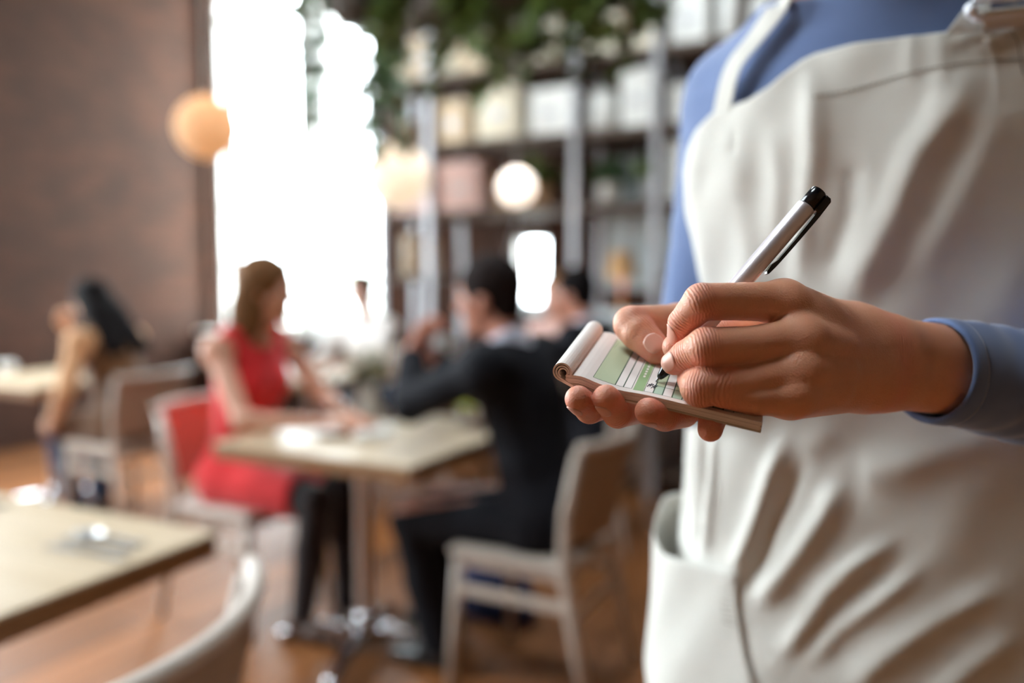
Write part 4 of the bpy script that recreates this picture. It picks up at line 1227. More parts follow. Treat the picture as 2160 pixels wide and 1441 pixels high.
# far diners
person(CF4, -A3, dict(lean=.12, look=(.0, 1, -.1), s=1.0,
       hand_l=(-.14, .42, .80), elbow_l=(-.7, 0, -1), hdir_l=(.3, 1, 0), palm_l=(0, 0, -1),
       hand_r=(.14, .42, .80), elbow_r=(.7, 0, -1), hdir_r=(-.3, 1, 0), palm_r=(0, 0, -1),
       knee_l=(-.11, .42, .50), knee_r=(.11, .42, .50), foot_l=(-.11, .36, .075), foot_r=(.11, .40, .075),
       skin=(186, 126, 104), skin_name='far_diner_skin', hair='short', hair_mat=h_dark, res=.010,
       clothes=[('jacket', 'jacket', suit2, .02), ('shirt', 'collar', shirtw, 0), ('trousers', 'legs', suit, .014), ('shoes', 'shoes', blacksh, 0)]),
       'far man with black hair in a charcoal jacket, seated before the rack')
person(CF5, -B3, dict(fem=True, lean=.12, look=(.3, 1, -.1), s=.97,
       hand_l=(-.12, .42, .80), elbow_l=(-.7, 0, -1), hdir_l=(.3, 1, 0), palm_l=(0, 0, -1),
       hand_r=(.12, .42, .80), elbow_r=(.7, 0, -1), hdir_r=(-.3, 1, 0), palm_r=(0, 0, -1),
       knee_l=(-.1, .40, .51), knee_r=(.1, .40, .51), foot_l=(-.1, .36, .08), foot_r=(.1, .36, .08),
       skin=(212, 160, 140), skin_name='rosy_skin', hair='bun', hair_mat=h_brown, res=.010,
       clothes=[('blouse', 'top', pinkcl, .010), ('trousers', 'legs', dkleg, .010), ('shoes', 'shoes', brownsh, 0)]),
       'far woman in a pale pink blouse facing the camera before the rack')
person(CF6, -B3, dict(fem=True, lean=.10, look=(-.25, 1, -.1), s=.97,
       hand_l=(-.12, .42, .80), elbow_l=(-.7, 0, -1), hdir_l=(.3, 1, 0), palm_l=(0, 0, -1),
       hand_r=(.12, .42, .80), elbow_r=(.7, 0, -1), hdir_r=(-.3, 1, 0), palm_r=(0, 0, -1),
       knee_l=(-.1, .40, .51), knee_r=(.1, .40, .51), foot_l=(-.1, .36, .08), foot_r=(.1, .36, .08),
       skin=(212, 160, 140), skin_name='rosy_skin', hair='bun', hair_mat=h_espresso, res=.010,
       clothes=[('blouse', 'top', whitecl, .010), ('trousers', 'legs', jeans, .010), ('shoes', 'shoes', brownsh, 0)]),
       'far woman in a white blouse seated below the bright windows')

# dark blue bag on the floor under the man's chair
bp_ = W(1035, 1300, 0.0) + A3 * .02
bag = empty('shoulder_bag', (bp_[0], bp_[1], 0), YAW)
Gb = Field((-.2, -.12, -.002), (.2, .12, .34), .007)
Gb.op(ellip((0, 0, .10), (.16, .075, .13))); Gb.op(rcone((-.11, 0, .05), (.11, 0, .05), .055, .055), .05); Gb.op(half((0, 0, .001), (0, 0, -1)), .004, '&')
V, Q = Gb.mesh(); mesh_obj('bag_body', V, Q, fabric_mat('royal_blue_canvas', (22, 48, 104), weave=500), bag, world_space=False)
MB().tube([(-.10, 0, .19), (-.08, 0, .27), (0, 0, .30), (.08, 0, .27), (.10, 0, .19)], .008, 8).build('handle', mat('black_strap', (22, 22, 26), rough=0.6), bag, smooth=True)
MB().box((0, -.078, .12), (.16, .012, .09), bevel=.005).build('front_pocket', fabric_mat('royal_blue_canvas', (22, 48, 104)), bag)
tag(bag, 'dark blue bag on the floor under the chair of the suited man', 'bag')
# ------------------------------------------------------------------ order pad
PO = U(1198, 792, .450); PL = U(1607, 892, .421) - PO; PWd = U(1264, 701, .530) - PO
PN = unit(np.cross(PL, PWd)); PN = PN if PN[2] > 0 else -PN
plen = np.linalg.norm(PL)
def pad_h(u): return .0014 * np.exp(-((u - .07) / .06) ** 2) - .0011 * np.exp(-((u - .28) / .10) ** 2)
def padP(u, v, h=0.0): return PO + PL * u + PWd * v + PN * (pad_h(u) + h)
M_paper = mat('order_pad_paper', (228, 218, 212), rough=0.75, noise=0.02, nscale=60)
M_inkL = mat('sage_print', (186, 198, 164), rough=0.75); M_inkM = mat('green_print', (146, 176, 124), rough=0.75)
M_inkS = mat('mint_print', (176, 200, 178), rough=0.75); M_inkD = mat('dark_green_rule', (70, 92, 74), rough=0.7)
M_inkW = mat('white_print', (236, 230, 226), rough=0.75); M_inkP = mat('pen_ink', (40, 44, 70), rough=0.6)
pad = empty('order_pad', tuple(padP(.5, .5, -.006)))
def pad_block(name, u0, u1, v0, v1, h0, h1, material, n=40):
    V, F = [], []
    for i in range(n + 1):
        u = u0 + (u1 - u0) * i / n
        for v, h in ((v0, h0), (v1, h0), (v1, h1), (v0, h1)): V.append(padP(u, v, h))
    for i in range(n):
        for k in range(4): F.append((i * 4 + k, (i + 1) * 4 + k, (i + 1) * 4 + (k + 1) % 4, i * 4 + (k + 1) % 4))
    F.append((0, 1, 2, 3)); F.append((n * 4 + 3, n * 4 + 2, n * 4 + 1, n * 4))
    return mesh_obj(name, V, F, material, pad, smooth=False)
for k in range(5):                                   # the leaves of the pad, sheaf by sheaf
    j = [0, .004, -.003, .005, .001][k]
    pad_block('paper_sheaf', -.01, 1.0 + j, -.002 + j * .5, 1.0, -.00094 * k - .0009, -.00094 * k, M_paper)
pad_block('backing_card', .0, 1.006, -.004, 1.004, -.0058, -.00475, mat('grey_card', (176, 166, 152), rough=0.8))
def roll(pts, th, name):
    """sheets turned over the head of the pad: strip along the width"""
    V, F = [], []; n = len(pts)
    P2 = [np.array(p) for p in pts]
    for i, p in enumerate(P2):
        t = P2[min(i + 1, n - 1)] - P2[max(i - 1, 0)]; t /= np.linalg.norm(t); nn = np.array((-t[1], t[0])) * th
        for q in (p, p + nn):
            for v in (-.006, 1.0): V.append(PO + PL / plen * q[0] + PWd * v + PN * q[1])
    for i in range(n - 1):
        a, b = i * 4, (i + 1) * 4
        F += [(a, b, b + 1, a + 1), (a + 2, a + 3, b + 3, b + 2), (a, a + 2, b + 2, b), (a + 1, b + 1, b + 3, a + 3)]
    F += [(0, 1, 3, 2), ((n - 1) * 4, (n - 1) * 4 + 2, (n - 1) * 4 + 3, (n - 1) * 4 + 1)]
    return mesh_obj(name, V, F, M_paper, pad, smooth=False)
def arc(cx, cy, r, a0, a1, n=18): return [(cx + r * math.cos(math.radians(a0 + (a1 - a0) * i / n)), cy + r * math.sin(math.radians(a0 + (a1 - a0) * i / n))) for i in range(n + 1)]
roll(arc(-.0035, .0013, .0056, -8, 262) + [(.004, -.0066), (.03, -.0072), (.055, -.0070)], .0010, 'turned_sheet')
roll(arc(-.0033, .0011, .0042, 0, 255) + [(.004, -.0052 - .0008)], .0009, 'turned_sheet')
roll(arc(-.0030, .0010, .0029, -40, 250), .0008, 'turned_sheet')
# printed form on the top sheet
prm = MB()
def patch(u0, u1, v0, v1, mi, h=.00006):
    n = max(1, int((u1 - u0) / .02)); V, F = [], []
    for i in range(n + 1):
        u = u0 + (u1 - u0) * i / n; V += [padP(u, v0, h), padP(u, v1, h)]
    F = [(2 * i, 2 * i + 2, 2 * i + 3, 2 * i + 1) for i in range(n)]
    prm.add(V, F, mi)
def ruled(u0, u1, v0, v1, mi, lw=.0032):
    patch(u0, u1, v0, v1, 3, .00005); patch(u0 + lw, u1 - lw, v0 + lw * .9, v1 - lw * .9, mi, .00010)
ruled(.125, .248, .06, .92, 0)
ruled(.248, .292, .06, .92, 4); ruled(.292, .337, .06, .92, 4)
patch(.345, .398, .045, .94, 1)
cu = [.400, .449, .497, .547, .598, .651, .704, .757, .808, .862]
for i in range(9):
    c = [4, 2][i % 2]
    ruled(cu[i], cu[i + 1], .05, .19, c); ruled(cu[i], cu[i + 1], .19, .70, [4, 0][i % 2] if i < 4 else c); ruled(cu[i], cu[i + 1], .70, .94, c)
rr = np.random.RandomState(3)
for i in range(6): patch(.366, .378, .30 + .05 * i, .333 + .05 * i, 4, .00014)                 # white lettering on the green bar
for i in range(7): patch(.912 + .006 * (i % 2), .93, .18 + .018 * i, .19 + .018 * i, 3, .0001)  # small type at the foot
patch(.910, .914, .18, .31, 3, .0001)
for i in range(5): patch(.135 + .002 * i, .141 + .002 * i, .72 + .03 * i, .738 + .03 * i, 1, .00014)
prm.build('printed_form', None, pad, world_space=True, mats=[M_inkL, M_inkM, M_inkS, M_inkD, M_inkW, M_inkP])
scr = MB()
for k, (u, v) in enumerate(((.408, .14), (.418, .16), (.43, .12), (.44, .15))):
    scr.tube([padP(u, v, .0003), padP(u + .008, v + .05, .0003), padP(u + .013, v + .01, .0003), padP(u + .017, v + .04, .0003)], .00018, 5)
scr.build('handwriting', M_inkP, pad, world_space=True)
tag(pad, 'small order pad with green printed form held by the waiter', 'notepad')

# ------------------------------------------------------------------ pen
TIP = padP(*[.452, .165], .0004)
_tp = on_plane(1383, 807, padP(.45, .2), PN); TIP = _tp + PN * .0004
dT = PX(TIP)[2]
TOP = U(1728, 404, dT + .003)
pe = unit(TOP - TIP); plength = np.linalg.norm(TOP - TIP)
pv = unit(np.cross(pe, CF)); pv = pv if pv @ (CR - CU) > 0 else -pv     # lower right side, where the clip sits
pw = np.cross(pe, pv)
Rp = np.array([pv, pw, pe]).T
pen = empty('ballpoint_pen', tuple(TIP))
def pen_lathe(prof, name, material): return MB().lathe(prof, TIP, 28, R=Rp).build(name, material, pen, smooth=True, world_space=True)
M_pen = mat('satin_silver_barrel', (226, 218, 222), rough=0.36, metal=0.6)
M_penb = mat('glossy_black_plastic', (16, 16, 20), rough=0.18)
pen_lathe([(.0003, 0), (.0006, .0005), (.0008, .0022), (.0013, .0030)], 'point', mat('steel_point', (170, 170, 175), rough=0.2, metal=1.0))
pen_lathe([(.0015, .0029), (.0022, .0045), (.0036, .0095), (.0046, .0160), (.0050, .024)], 'nose_cone', M_penb)
Lb = plength
pen_lathe([(.0049, .024), (.0056, .026), (.0056, Lb - .0125), (.0054, Lb - .0118)], 'barrel', M_pen)
pen_lathe([(.0048, Lb - .0120), (.0050, Lb - .0008), (.0046, Lb)], 'push_button', M_penb)
cl = MB()
c0 = TIP + pe * (Lb - .0055)
cl.box(c0 + pv * .0058, (.0050, .0080, .0110), Rp, bevel=.001)
V, F = [], []
prof = [(Lb - .001, .0046, .0088), (Lb - .012, .0066, .0094), (Lb - .030, .0073, .0094), (Lb - .046, .0074, .0092), (Lb - .0505, .0062, .0090), (Lb - .0555, .0068, .0086), (Lb - .0565, .0076, .0082)]
for s_, a_, b_ in prof:
    for q, w_ in ((a_, -.0021), (b_, -.0021), (b_, .0021), (a_, .0021)): V.append(TIP + pe * s_ + pv * q + pw * w_)
for i in range(len(prof) - 1):
    for k in range(4): F.append((i * 4 + k, i * 4 + (k + 1) % 4, (i + 1) * 4 + (k + 1) % 4, (i + 1) * 4 + k))
F += [(3, 2, 1, 0), tuple(range(len(V) - 4, len(V)))]
cl.add(V, F); cl.build('clip', M_penb, pen, world_space=True)
tag(pen, 'silver ballpoint pen with black button and clip in the writing hand', 'pen')

# ------------------------------------------------------------------ the waiter
BY = math.radians(-30.0)
LB = np.array((math.cos(BY), math.sin(BY), 0)); FB = np.array((math.sin(BY), -math.cos(BY), 0))    # his left, his front
C0 = np.array((.345, .80, 0.0))
ZK = np.array([.40, .60, .80, .95, 1.08, 1.18, 1.28, 1.38, 1.46, 1.52, 1.58])
AK = np.array([.215, .21, .205, .200, .192, .190, .194, .202, .196, .155, .08])
BK = np.array([.14, .135, .128, .120, .112, .110, .113, .118, .112, .095, .07])
XL = np.array([(0, 1440), (420, 1434), (500, 1440), (600, 1458), (700, 1460), (900, 1448), (950, 1447), (1040, 1436), (1120, 1430), (1441, 1432), (3000, 1440)], float)
AOFF = .010
shift = np.zeros(len(ZK)); th_ = np.linspace(-2.6, 1.0, 400)
for i, z in enumerate(ZK):
    if z < .85 or z > 1.47: continue
    for it in range(12):
        P = C0 + LB * shift[i] + np.outer(np.sin(th_), LB) * (AK[i] + AOFF) + np.outer(np.cos(th_), FB) * (BK[i] + AOFF) + np.array((0, 0, z))
        x, y, d = PX(P); k = np.argmin(x)
        shift[i] += (np.interp(y[k], XL[:, 0], XL[:, 1]) - x[k]) * d[k] / FPX
shift[ZK < .85] = shift[np.argmax(ZK >= .85)]; shift[ZK > 1.47] = shift[np.where(ZK <= 1.47)[0][-1]] * .6
def torso_at(z):
    z = np.asarray(z, float)
    def ip(A):                                        # smooth interpolation
        t = np.interp(z, ZK, A); e = .03
        return (np.interp(z - e, ZK, A) + t + np.interp(z + e, ZK, A)) / 3
    return ip(AK), ip(BK), ip(shift)
def torso_prim(d):
    zs = np.linspace(.35, 1.62, 128); a_, b_, s_ = torso_at(zs)
    def f(X, Y, Z):
        a = np.interp(Z, zs, a_) + d; b = np.interp(Z, zs, b_) + d; s = np.interp(Z, zs, s_)
        px = X - C0[0] - LB[0] * s; py = Y - C0[1] - LB[1] * s
        l = px * LB[0] + py * LB[1]; q = px * FB[0] + py * FB[1]
        k0 = np.sqrt((l / a) ** 2 + (q / b) ** 2); k1 = np.sqrt((l / a ** 2) ** 2 + (q / b ** 2) ** 2) + 1e-6
        return k0 * (k0 - 1) / k1
    R = .26
    return f, np.array((C0[0] - R, C0[1] - R, .35)), np.array((C0[0] + R, C0[1] + R, 1.62))

waiter = empty('person', (C0[0], C0[1], 0))
tag(waiter, 'waiter in a beige apron and blue long-sleeved top writing an order', 'person')
M_skin = skin_mat('waiter_skin', (214, 153, 122))
M_nail = mat('fingernail', (216, 160, 141), rough=0.4, sss=0.0, spec=0.5)
NAILS = []

def finger(field_prims, pts, rs, dorsal, info, nail=True, nl=(.0120, .0102)):
    for a, b, ra, rb in zip(pts[:-1], pts[1:], rs[:-1], rs[1:]): field_prims.append(rcone(a, b, ra, rb))
    for i in range(1, len(pts)):
        if (len(pts) == 5 and i == 1) or (len(pts) == 4 and rs[0] > .013 and i == 2): continue
        ax = unit(pts[min(i + 1, len(pts) - 1)] - pts[i - 1])
        info.append((pts[i], ax, rs[i], unit(dorsal), i == len(pts) - 1))
    if nail: NAILS.append((pts[-2], pts[-1], rs[-1], unit(dorsal), nl))
def evalp(groups, P):
    """groups: list of (list of prims, k inside, k to the rest)"""
    X, Y, Z = P[:, 0], P[:, 1], P[:, 2]; tot = np.full(len(P), BIG)
    for pr, ki, ko in groups:
        g = np.full(len(P), BIG)
        for p in pr: g = smin(g, p[0](X, Y, Z), ki)
        tot = smin(tot, g, ko)
    return tot
def build_hand(groups, info, res):
    allp = [p for g in groups for p in g[0]]
    lo, hi = bounds(allp, .004)
    F_ = Field(lo, hi, res)
    for pr, ki, ko in groups:
        G = Field(lo, hi, res)
        for p in pr: G.op(p, ki, '+', .014)
        F_.join(G, ko)
    V, Q = F_.mesh()
    ax = np.zeros(len(V)); kn = np.zeros(len(V)); fl = np.zeros(len(V))
    for j, d, r, dor, tip in info:
        q = V - j; s_ = q @ d; rad = np.linalg.norm(q - s_[:, None] * d, axis=1)
        near = np.exp(-(s_ / .0065) ** 2) * (rad < r * 1.7)
        dm = np.clip((q @ dor) / r * .9 + .25, 0, 1)
        m = near * dm * (0.0 if tip else 1.0)
        up = m > kn; ax[up] = s_[up] * 1000; kn = np.maximum(kn, m)
        fl = np.maximum(fl, np.exp(-(s_ / .009) ** 2) * (rad < r * 1.7) * (.85 if tip else .55))
    return V, Q, ax, kn, fl

# ---- writing hand (his left)
Iw = []; g_palm, g_f = [], []
Ic, Mc, Rc, Pc = U(1830, 724, .500), U(1836, 748, .497), U(1838, 774, .495), U(1832, 803, .493)
Im, Mm, Rm_, Pm = U(1654, 638, .456), U(1690, 716, .445), U(1684, 783, .439), U(1668, 837, .435)
for c_, m_, r0, r1 in ((Ic, Im, .0165, .0125), (Mc, Mm, .0165, .0132), (Rc, Rm_, .0165, .0125), (Pc, Pm, .0160, .0112)):
    g_palm.append(rcone(c_, m_, r0, r1)); g_palm.append(rcone(c_ + CF * .012, m_ + CF * .014, .016, .012))
g_palm += [rcone(U(1870, 738, .509), U(2030, 760, .542), .0210, .0225), rcone(U(1870, 793, .509), U(2030, 808, .542), .0210, .0225)]
g_palm += [rcone(U(1862, 740, .507), Ic, .0205, .017), rcone(U(1862, 790, .507), Pc, .0205, .017)]
g_palm += [rcone(U(1790, 700, .505), U(1650, 690, .487), .018, .0145)]
dC = -CF
finger(g_f, [Im, U(1566, 636, .446), U(1480, 637, .437), U(1439, 681, .446), U(1432, 708, .450)], [.0120, .0106, .0104, .0080, .0064], dC * .5 - CR * .8 + CU * .3, Iw)
finger(g_f, [Mm, U(1590, 730, .437), U(1489, 733, .430), U(1446, 751, .440), U(1421, 766, .446)], [.0128, .0110, .0110, .0086, .0068], dC * .75 - CR * .6 + CU * .15, Iw)
finger(g_f, [Rm_, U(1580, 806, .432), U(1477, 818, .427), U(1460, 801, .447), U(1474, 786, .462)], [.0122, .0104, .0106, .0082, .0070], dC * .8 - CR * .5 - CU * .3, Iw, nail=False)
finger(g_f, [Pm, U(1592, 841, .430), U(1525, 827, .4290), U(1506, 820, .445), U(1520, 806, .456)], [.0110, .0092, .0086, .0076, .0064], dC - CU * .5, Iw, nail=False)
finger(g_f, [U(1650, 690, .487), U(1516, 712, .478), U(1425, 732, .468)], [.0138, .0112, .0078], CF * .3 - CR * .8 + CU * .5, Iw, nail=False)
Iw.append((U(1856, 768, .506) - CF * .02, unit(U(1970, 782, .527) - U(1862, 766, .507)), .03, -CF, False))
# tendons and knuckle heads under the skin of the back
g_t = []
for c_, m_, q_ in ((Ic, Im, .0080), (Mc, Mm, .0080), (Rc, Rm_, .0062), (Pc, Pm, .0050)):
    g_t.append(rcone(c_ * .45 + m_ * .55 - CF * .0115, m_ - CF * q_, .0028, .0036))
GW = [(g_palm, .012, 0.0), (g_t, .0, .012), (g_f, .0009, .0055)]
VW, QW, axw, knw, flw = build_hand(GW, Iw, .0009)
nW = len(NAILS)
# ---- holding hand (his right)
Ih = []; h_palm, h_f = [], []
iM, mM, rM, pM = U(1374, 812, .536), U(1412, 822, .531), U(1450, 829, .523), U(1486, 830, .513)
wr0, wr1 = U(1520, 752, .600), U(1530, 790, .600)
for m_, t_ in ((iM, 0.0), (mM, .33), (rM, .66), (pM, 1.0)):
    h_palm.append(rcone(wr0 * (1 - t_) + wr1 * t_, m_, .0165, .0122))
elR = U(1455, 800, .850)
h_palm += [rcone(wr0, wr0 * .45 + elR * .55, .0195, .030), rcone(wr1, wr1 * .45 + elR * .55, .0195, .030)]
h_palm += [rcone(U(1515, 745, .585), U(1434, 686, .534), .0185, .0138)]
finger(h_f, [iM, U(1302, 840, .494), U(1244, 863, .458), U(1220, 842, .4425)], [.0120, .0100, .0085, .0076], -CU * .8 - CF * .25 - CR * .4, Ih, nl=(.0098, .0090))
finger(h_f, [mM, U(1354, 856, .486), U(1303, 871, .453), U(1279, 841, .4385)], [.0122, .0102, .0088, .0078], -CU * .8 - CF * .35 - CR * .35, Ih, nl=(.0098, .0090))
finger(h_f, [rM, U(1440, 868, .474), U(1402, 878, .448), U(1368, 868, .4355)], [.0118, .0098, .0086, .0076], -CU * .9 - CF * .1, Ih, nl=(.0090, .0085))
finger(h_f, [pM, U(1500, 864, .472), U(1503, 882, .446), U(1498, 906, .4335)], [.0108, .0088, .0078, .0068], CF * .6 + CR * .6 - CU * .2, Ih, nail=False)
finger(h_f, [U(1434, 686, .534), U(1333, 684, .503), U(1348, 703, .497), U(1387, 740, .4875)], [.0140, .0118, .0114, .0092], -CU * .25 - CF * 1.0 + CR * .3, Ih, nl=(.0125, .0120))
GH = [(h_palm, .012, 0.0), (h_f, .0009, .0055)]
VH, QH, axh, knh, flh = build_hand(GH, Ih, .0010)
# ---- head, trunk and legs under the clothes
hc_ = C0 + FB * .035 + np.array((0, 0, 1.735))
hadd, hsub, eyes, hf = head_prims(hc_, FB * .9 - LB * .12 - np.array((0, 0, .45)), (0, 0, 1), 1.0)
shR, shL = U(1550, 205, .875), C0 + LB * .185 + np.array((0, 0, 1.492))
elL = U(2335, 846, .600)
wrL = U(1866, 766, .508)
core = [(torso_prim(-.010), 0), (rcone(C0 + np.array((0, 0, 1.50)), hc_ - np.array((0, 0, .06)) - FB * .02, .062, .053), .03), (rcone(shR, shL, .038, .038), .04),
        (rcone(shR, elR, .038, .033), .03), (rcone(shL, elL, .038, .033), .03), (rcone(elL, U(2100, 796, .556), .030, .025), .02), (rcone(elR, wr0 * .5 + elR * .5, .034, .028), .02)]
for sx in (-1, 1):
    hip = C0 + LB * sx * .085 + np.array((0, 0, .90)); kn = C0 + LB * sx * .095 + FB * .015 + np.array((0, 0, .49)); an = C0 + LB * sx * .10 - FB * .01 + np.array((0, 0, .08))
    core += [(rcone(hip, kn, .080, .052), .05), (rcone(kn, an, .050, .036), .03)]
lo, hi = bounds([c[0] for c in core] + [h[0] for h in hadd], .03); lo[2] = .03
Fc = Field(lo, hi, .007)
for p, k in core: Fc.op(p, k)
Fc.op(half((0, 0, 1.54), (0, 0, -1)), 0) if False else None
Hc = Field(lo, hi, .007)
for p, k in hadd: Hc.op(p, k, '+', .02)
for p, k in hsub: Hc.op(p, k, '-')
Fc.join(Hc, .02)
VC, QC = Fc.mesh()
Vb = np.concatenate([VW, VH, VC]); Qb = np.concatenate([QW, QH + len(VW), QC + len(VW) + len(VH)])
body = mesh_obj('body', Vb, Qb, M_skin, waiter)
for nm, arrs in (('axial', (axw, axh)), ('knuckle', (knw, knh)), ('flush', (flw, flh))):
    at = body.data.attributes.new(nm, 'FLOAT', 'POINT')
    at.data.foreach_set('value', np.concatenate([arrs[0], arrs[1], np.zeros(len(VC))]).astype(np.float32))
for i, (b_, t_, r_, dor, (nl, nw)) in enumerate(NAILS):
    G = GW if i < nW else GH
    ax = unit(t_ - b_); dor = unit(dor - ax * (dor @ ax)); sd = np.cross(ax, dor)
    nu, nv = 13, 11; P = []
    cen = t_ - ax * .0012
    for j in range(nv):
        for k in range(nu):
            a = 2 * k / (nu - 1) - 1; b = 2 * j / (nv - 1) - 1
            m_ = max(abs(a), abs(b)); e = math.sqrt(a * a + b * b) + 1e-9
            q = 1.0 if e < 1e-6 else (m_ / e) * .8 + .2              # rounded outline
            P.append(cen + ax * b * q * nl * .5 + sd * a * q * nw * .5 + dor * (r_ + .004))
    P = np.array(P)
    for it in range(14): P = P - dor * (evalp(G, P) * .8)[:, None]
    P = P + dor * .00010
    F = [(j * nu + k, j * nu + k + 1, (j + 1) * nu + k + 1, (j + 1) * nu + k) for j in range(nv - 1) for k in range(nu - 1)]
    nmesh = mesh_obj('fingernail', P, F, M_nail, body)
    sol = nmesh.modifiers.new('thickness', 'SOLIDIFY'); sol.thickness = .0005; sol.offset = 0
for e in eyes:
    eo = MB().sphere((0, 0, 0), .0125, 12, 8).build('eye', eye_mat(), waiter, smooth=True)
    eo.location = Vector(e - np.array((C0[0], C0[1], 0))); eo.rotation_euler = (0, 0, face_rz(hf[1]))
r_, f_, u_ = hf
G = Field(hc_ - .2, hc_ + .2, .006); Mh = np.array(hf)
hp = lambda x, y, z: hc_ + x * r_ + y * f_ + z * u_
G.op(ellip(hp(0, -.014, .045), (.092, .104, .10), Mh)); G.op(ellip(hp(0, -.06, -.02), (.07, .05, .07), Mh), .02)
G.op(ellip(hp(0, .095, -.045), (.068, .085, .105), Mh), .02, '-'); G.op(half(hp(0, 0, -.075), -u_), .01, '&')
V, Q = G.mesh(); mesh_obj('hair', V, Q, h_dark, waiter)

# ---- blue top
M_blue = fabric_mat('slate_blue_jersey', (88, 108, 150), weave=700, rough=0.8, sheen=0.35, bump=0.15, noise=0.05)
fore_e = wr0 * .55 + elR * .45
sh_pr = [(torso_prim(0), 0), (rcone(shR, C0 - LB * .055 + np.array((0, 0, 1.545)), .046, .045), .05), (rcone(shL, C0 + LB * .055 + np.array((0, 0, 1.545)), .048, .045), .05),
         (rcone(C0 + np.array((0, 0, 1.46)), C0 + np.array((0, 0, 1.60)), .075, .060), .04),
         (rcone(shR, elR, .047, .041), .035), (rcone(elR, fore_e, .041, .036), .02),
         (rcone(shL, elL, .048, .042), .035), (rcone(elL, U(2160, 806, .566), .041, .033), .02)]
lo, hi = bounds([p[0] for p in sh_pr], .02); lo[2] = .88
G = Field(lo, hi, .0045)
for p, k in sh_pr: G.op(p, k)
nb = C0 + FB * .075 + np.array((0, 0, 1.558))
G.op(half(nb, unit(np.array((0, 0, 1)) + FB * .35)), .004, '&')
# sleeve wrinkles near the armpit and elbow
X, Y, Z = G.ax[0][:, None, None], G.ax[1][None, :, None], G.ax[2][None, None, :]
dR = np.sqrt((X - shR[0]) ** 2 + (Y - shR[1]) ** 2)
G.g += (.0016 * np.sin((Z * 1.0 + X * 1.3) * 150) * np.exp(-((Z - 1.36) / .05) ** 2) * np.exp(-(dR / .08) ** 2)).astype(np.float32)
G.g += (.0018 * np.sin((Z - Y * .8) * 130) * np.exp(-((Z - elR[2] - .03) / .05) ** 2) * np.exp(-(dR / .12) ** 2)).astype(np.float32)
V, Q = G.mesh()
shirt = mesh_obj('long_sleeved_top', V, Q, M_blue, waiter)
# left sleeve with its cuff, a tube of cloth round the forearm
M_thread = mat('blue_thread', (120, 142, 186), rough=0.7); M_thread2 = mat('beige_thread', (92, 78, 58), rough=0.8)
cufc = U(1962, 781, .527); far = elL
axs = unit(far - cufc); e_up = unit(CU - axs * (CU @ axs)); e_n = np.cross(axs, e_up); e_n = e_n if e_n @ CF < 0 else -e_n
def sleeve_pt(s_, a, off=0.0):
    L = np.linalg.norm(far - cufc)
    ru = .0345 + (.0415 - .0345) * min(1, s_ / .12) + off; rn = .0310 + .006 * min(1, s_ / .12) + off
    w = .0011 * math.sin(s_ * 210 + 2.2 * a) * math.exp(-((s_ - .085) / .05) ** 2) + .0012 * math.sin(a * 3 + s_ * 40) * min(1, s_ / .02)
    hem = .0007 if s_ < .0118 else (-.0006 if s_ < .0130 else 0.0)
    rim = -.0012 * max(0, 1 - s_ / .002)
    c = cufc + axs * s_ + axs * (.0035 * math.cos(a - 1.9))
    return c + e_up * math.cos(a) * (ru + w + hem + rim) + e_n * math.sin(a) * (rn + w + hem + rim)
ss = [0, .0006, .0014, .003, .006, .0095, .0115, .0120, .0126, .0131, .0140] + list(np.linspace(.017, float(np.linalg.norm(elL - cufc)) * .99, 70)); na = 96
V = [sleeve_pt(s_, 2 * math.pi * k / na) for s_ in ss for k in range(na)]
inner = [sleeve_pt(s_, 2 * math.pi * k / na, -.0022) for s_ in (.0, .012, .03) for k in range(na)]
F = [(i * na + k, i * na + (k + 1) % na, (i + 1) * na + (k + 1) % na, (i + 1) * na + k) for i in range(len(ss) - 1) for k in range(na)]
o_ = len(V); V += inner
F += [(o_ + i * na + k, o_ + (i + 1) * na + k, o_ + (i + 1) * na + (k + 1) % na, o_ + i * na + (k + 1) % na) for i in range(2) for k in range(na)]
F += [(k, o_ + k, o_ + (k + 1) % na, (k + 1) % na) for k in range(na)]
sleeve = mesh_obj('sleeve', V, F, M_blue, waiter)
stt = MB()
for k in range(0, 150):
    a0 = 2 * math.pi * k / 150; a1 = a0 + 2 * math.pi / 150 * .62
    stt.tube([sleeve_pt(.0126, a0, .0004), sleeve_pt(.0126, (a0 + a1) / 2, .0008), sleeve_pt(.0126, a1, .0004)], .00028, 5)
o = stt.build('cuff_stitching', M_thread, sleeve, world_space=True); o['kind'] = 'stuff'

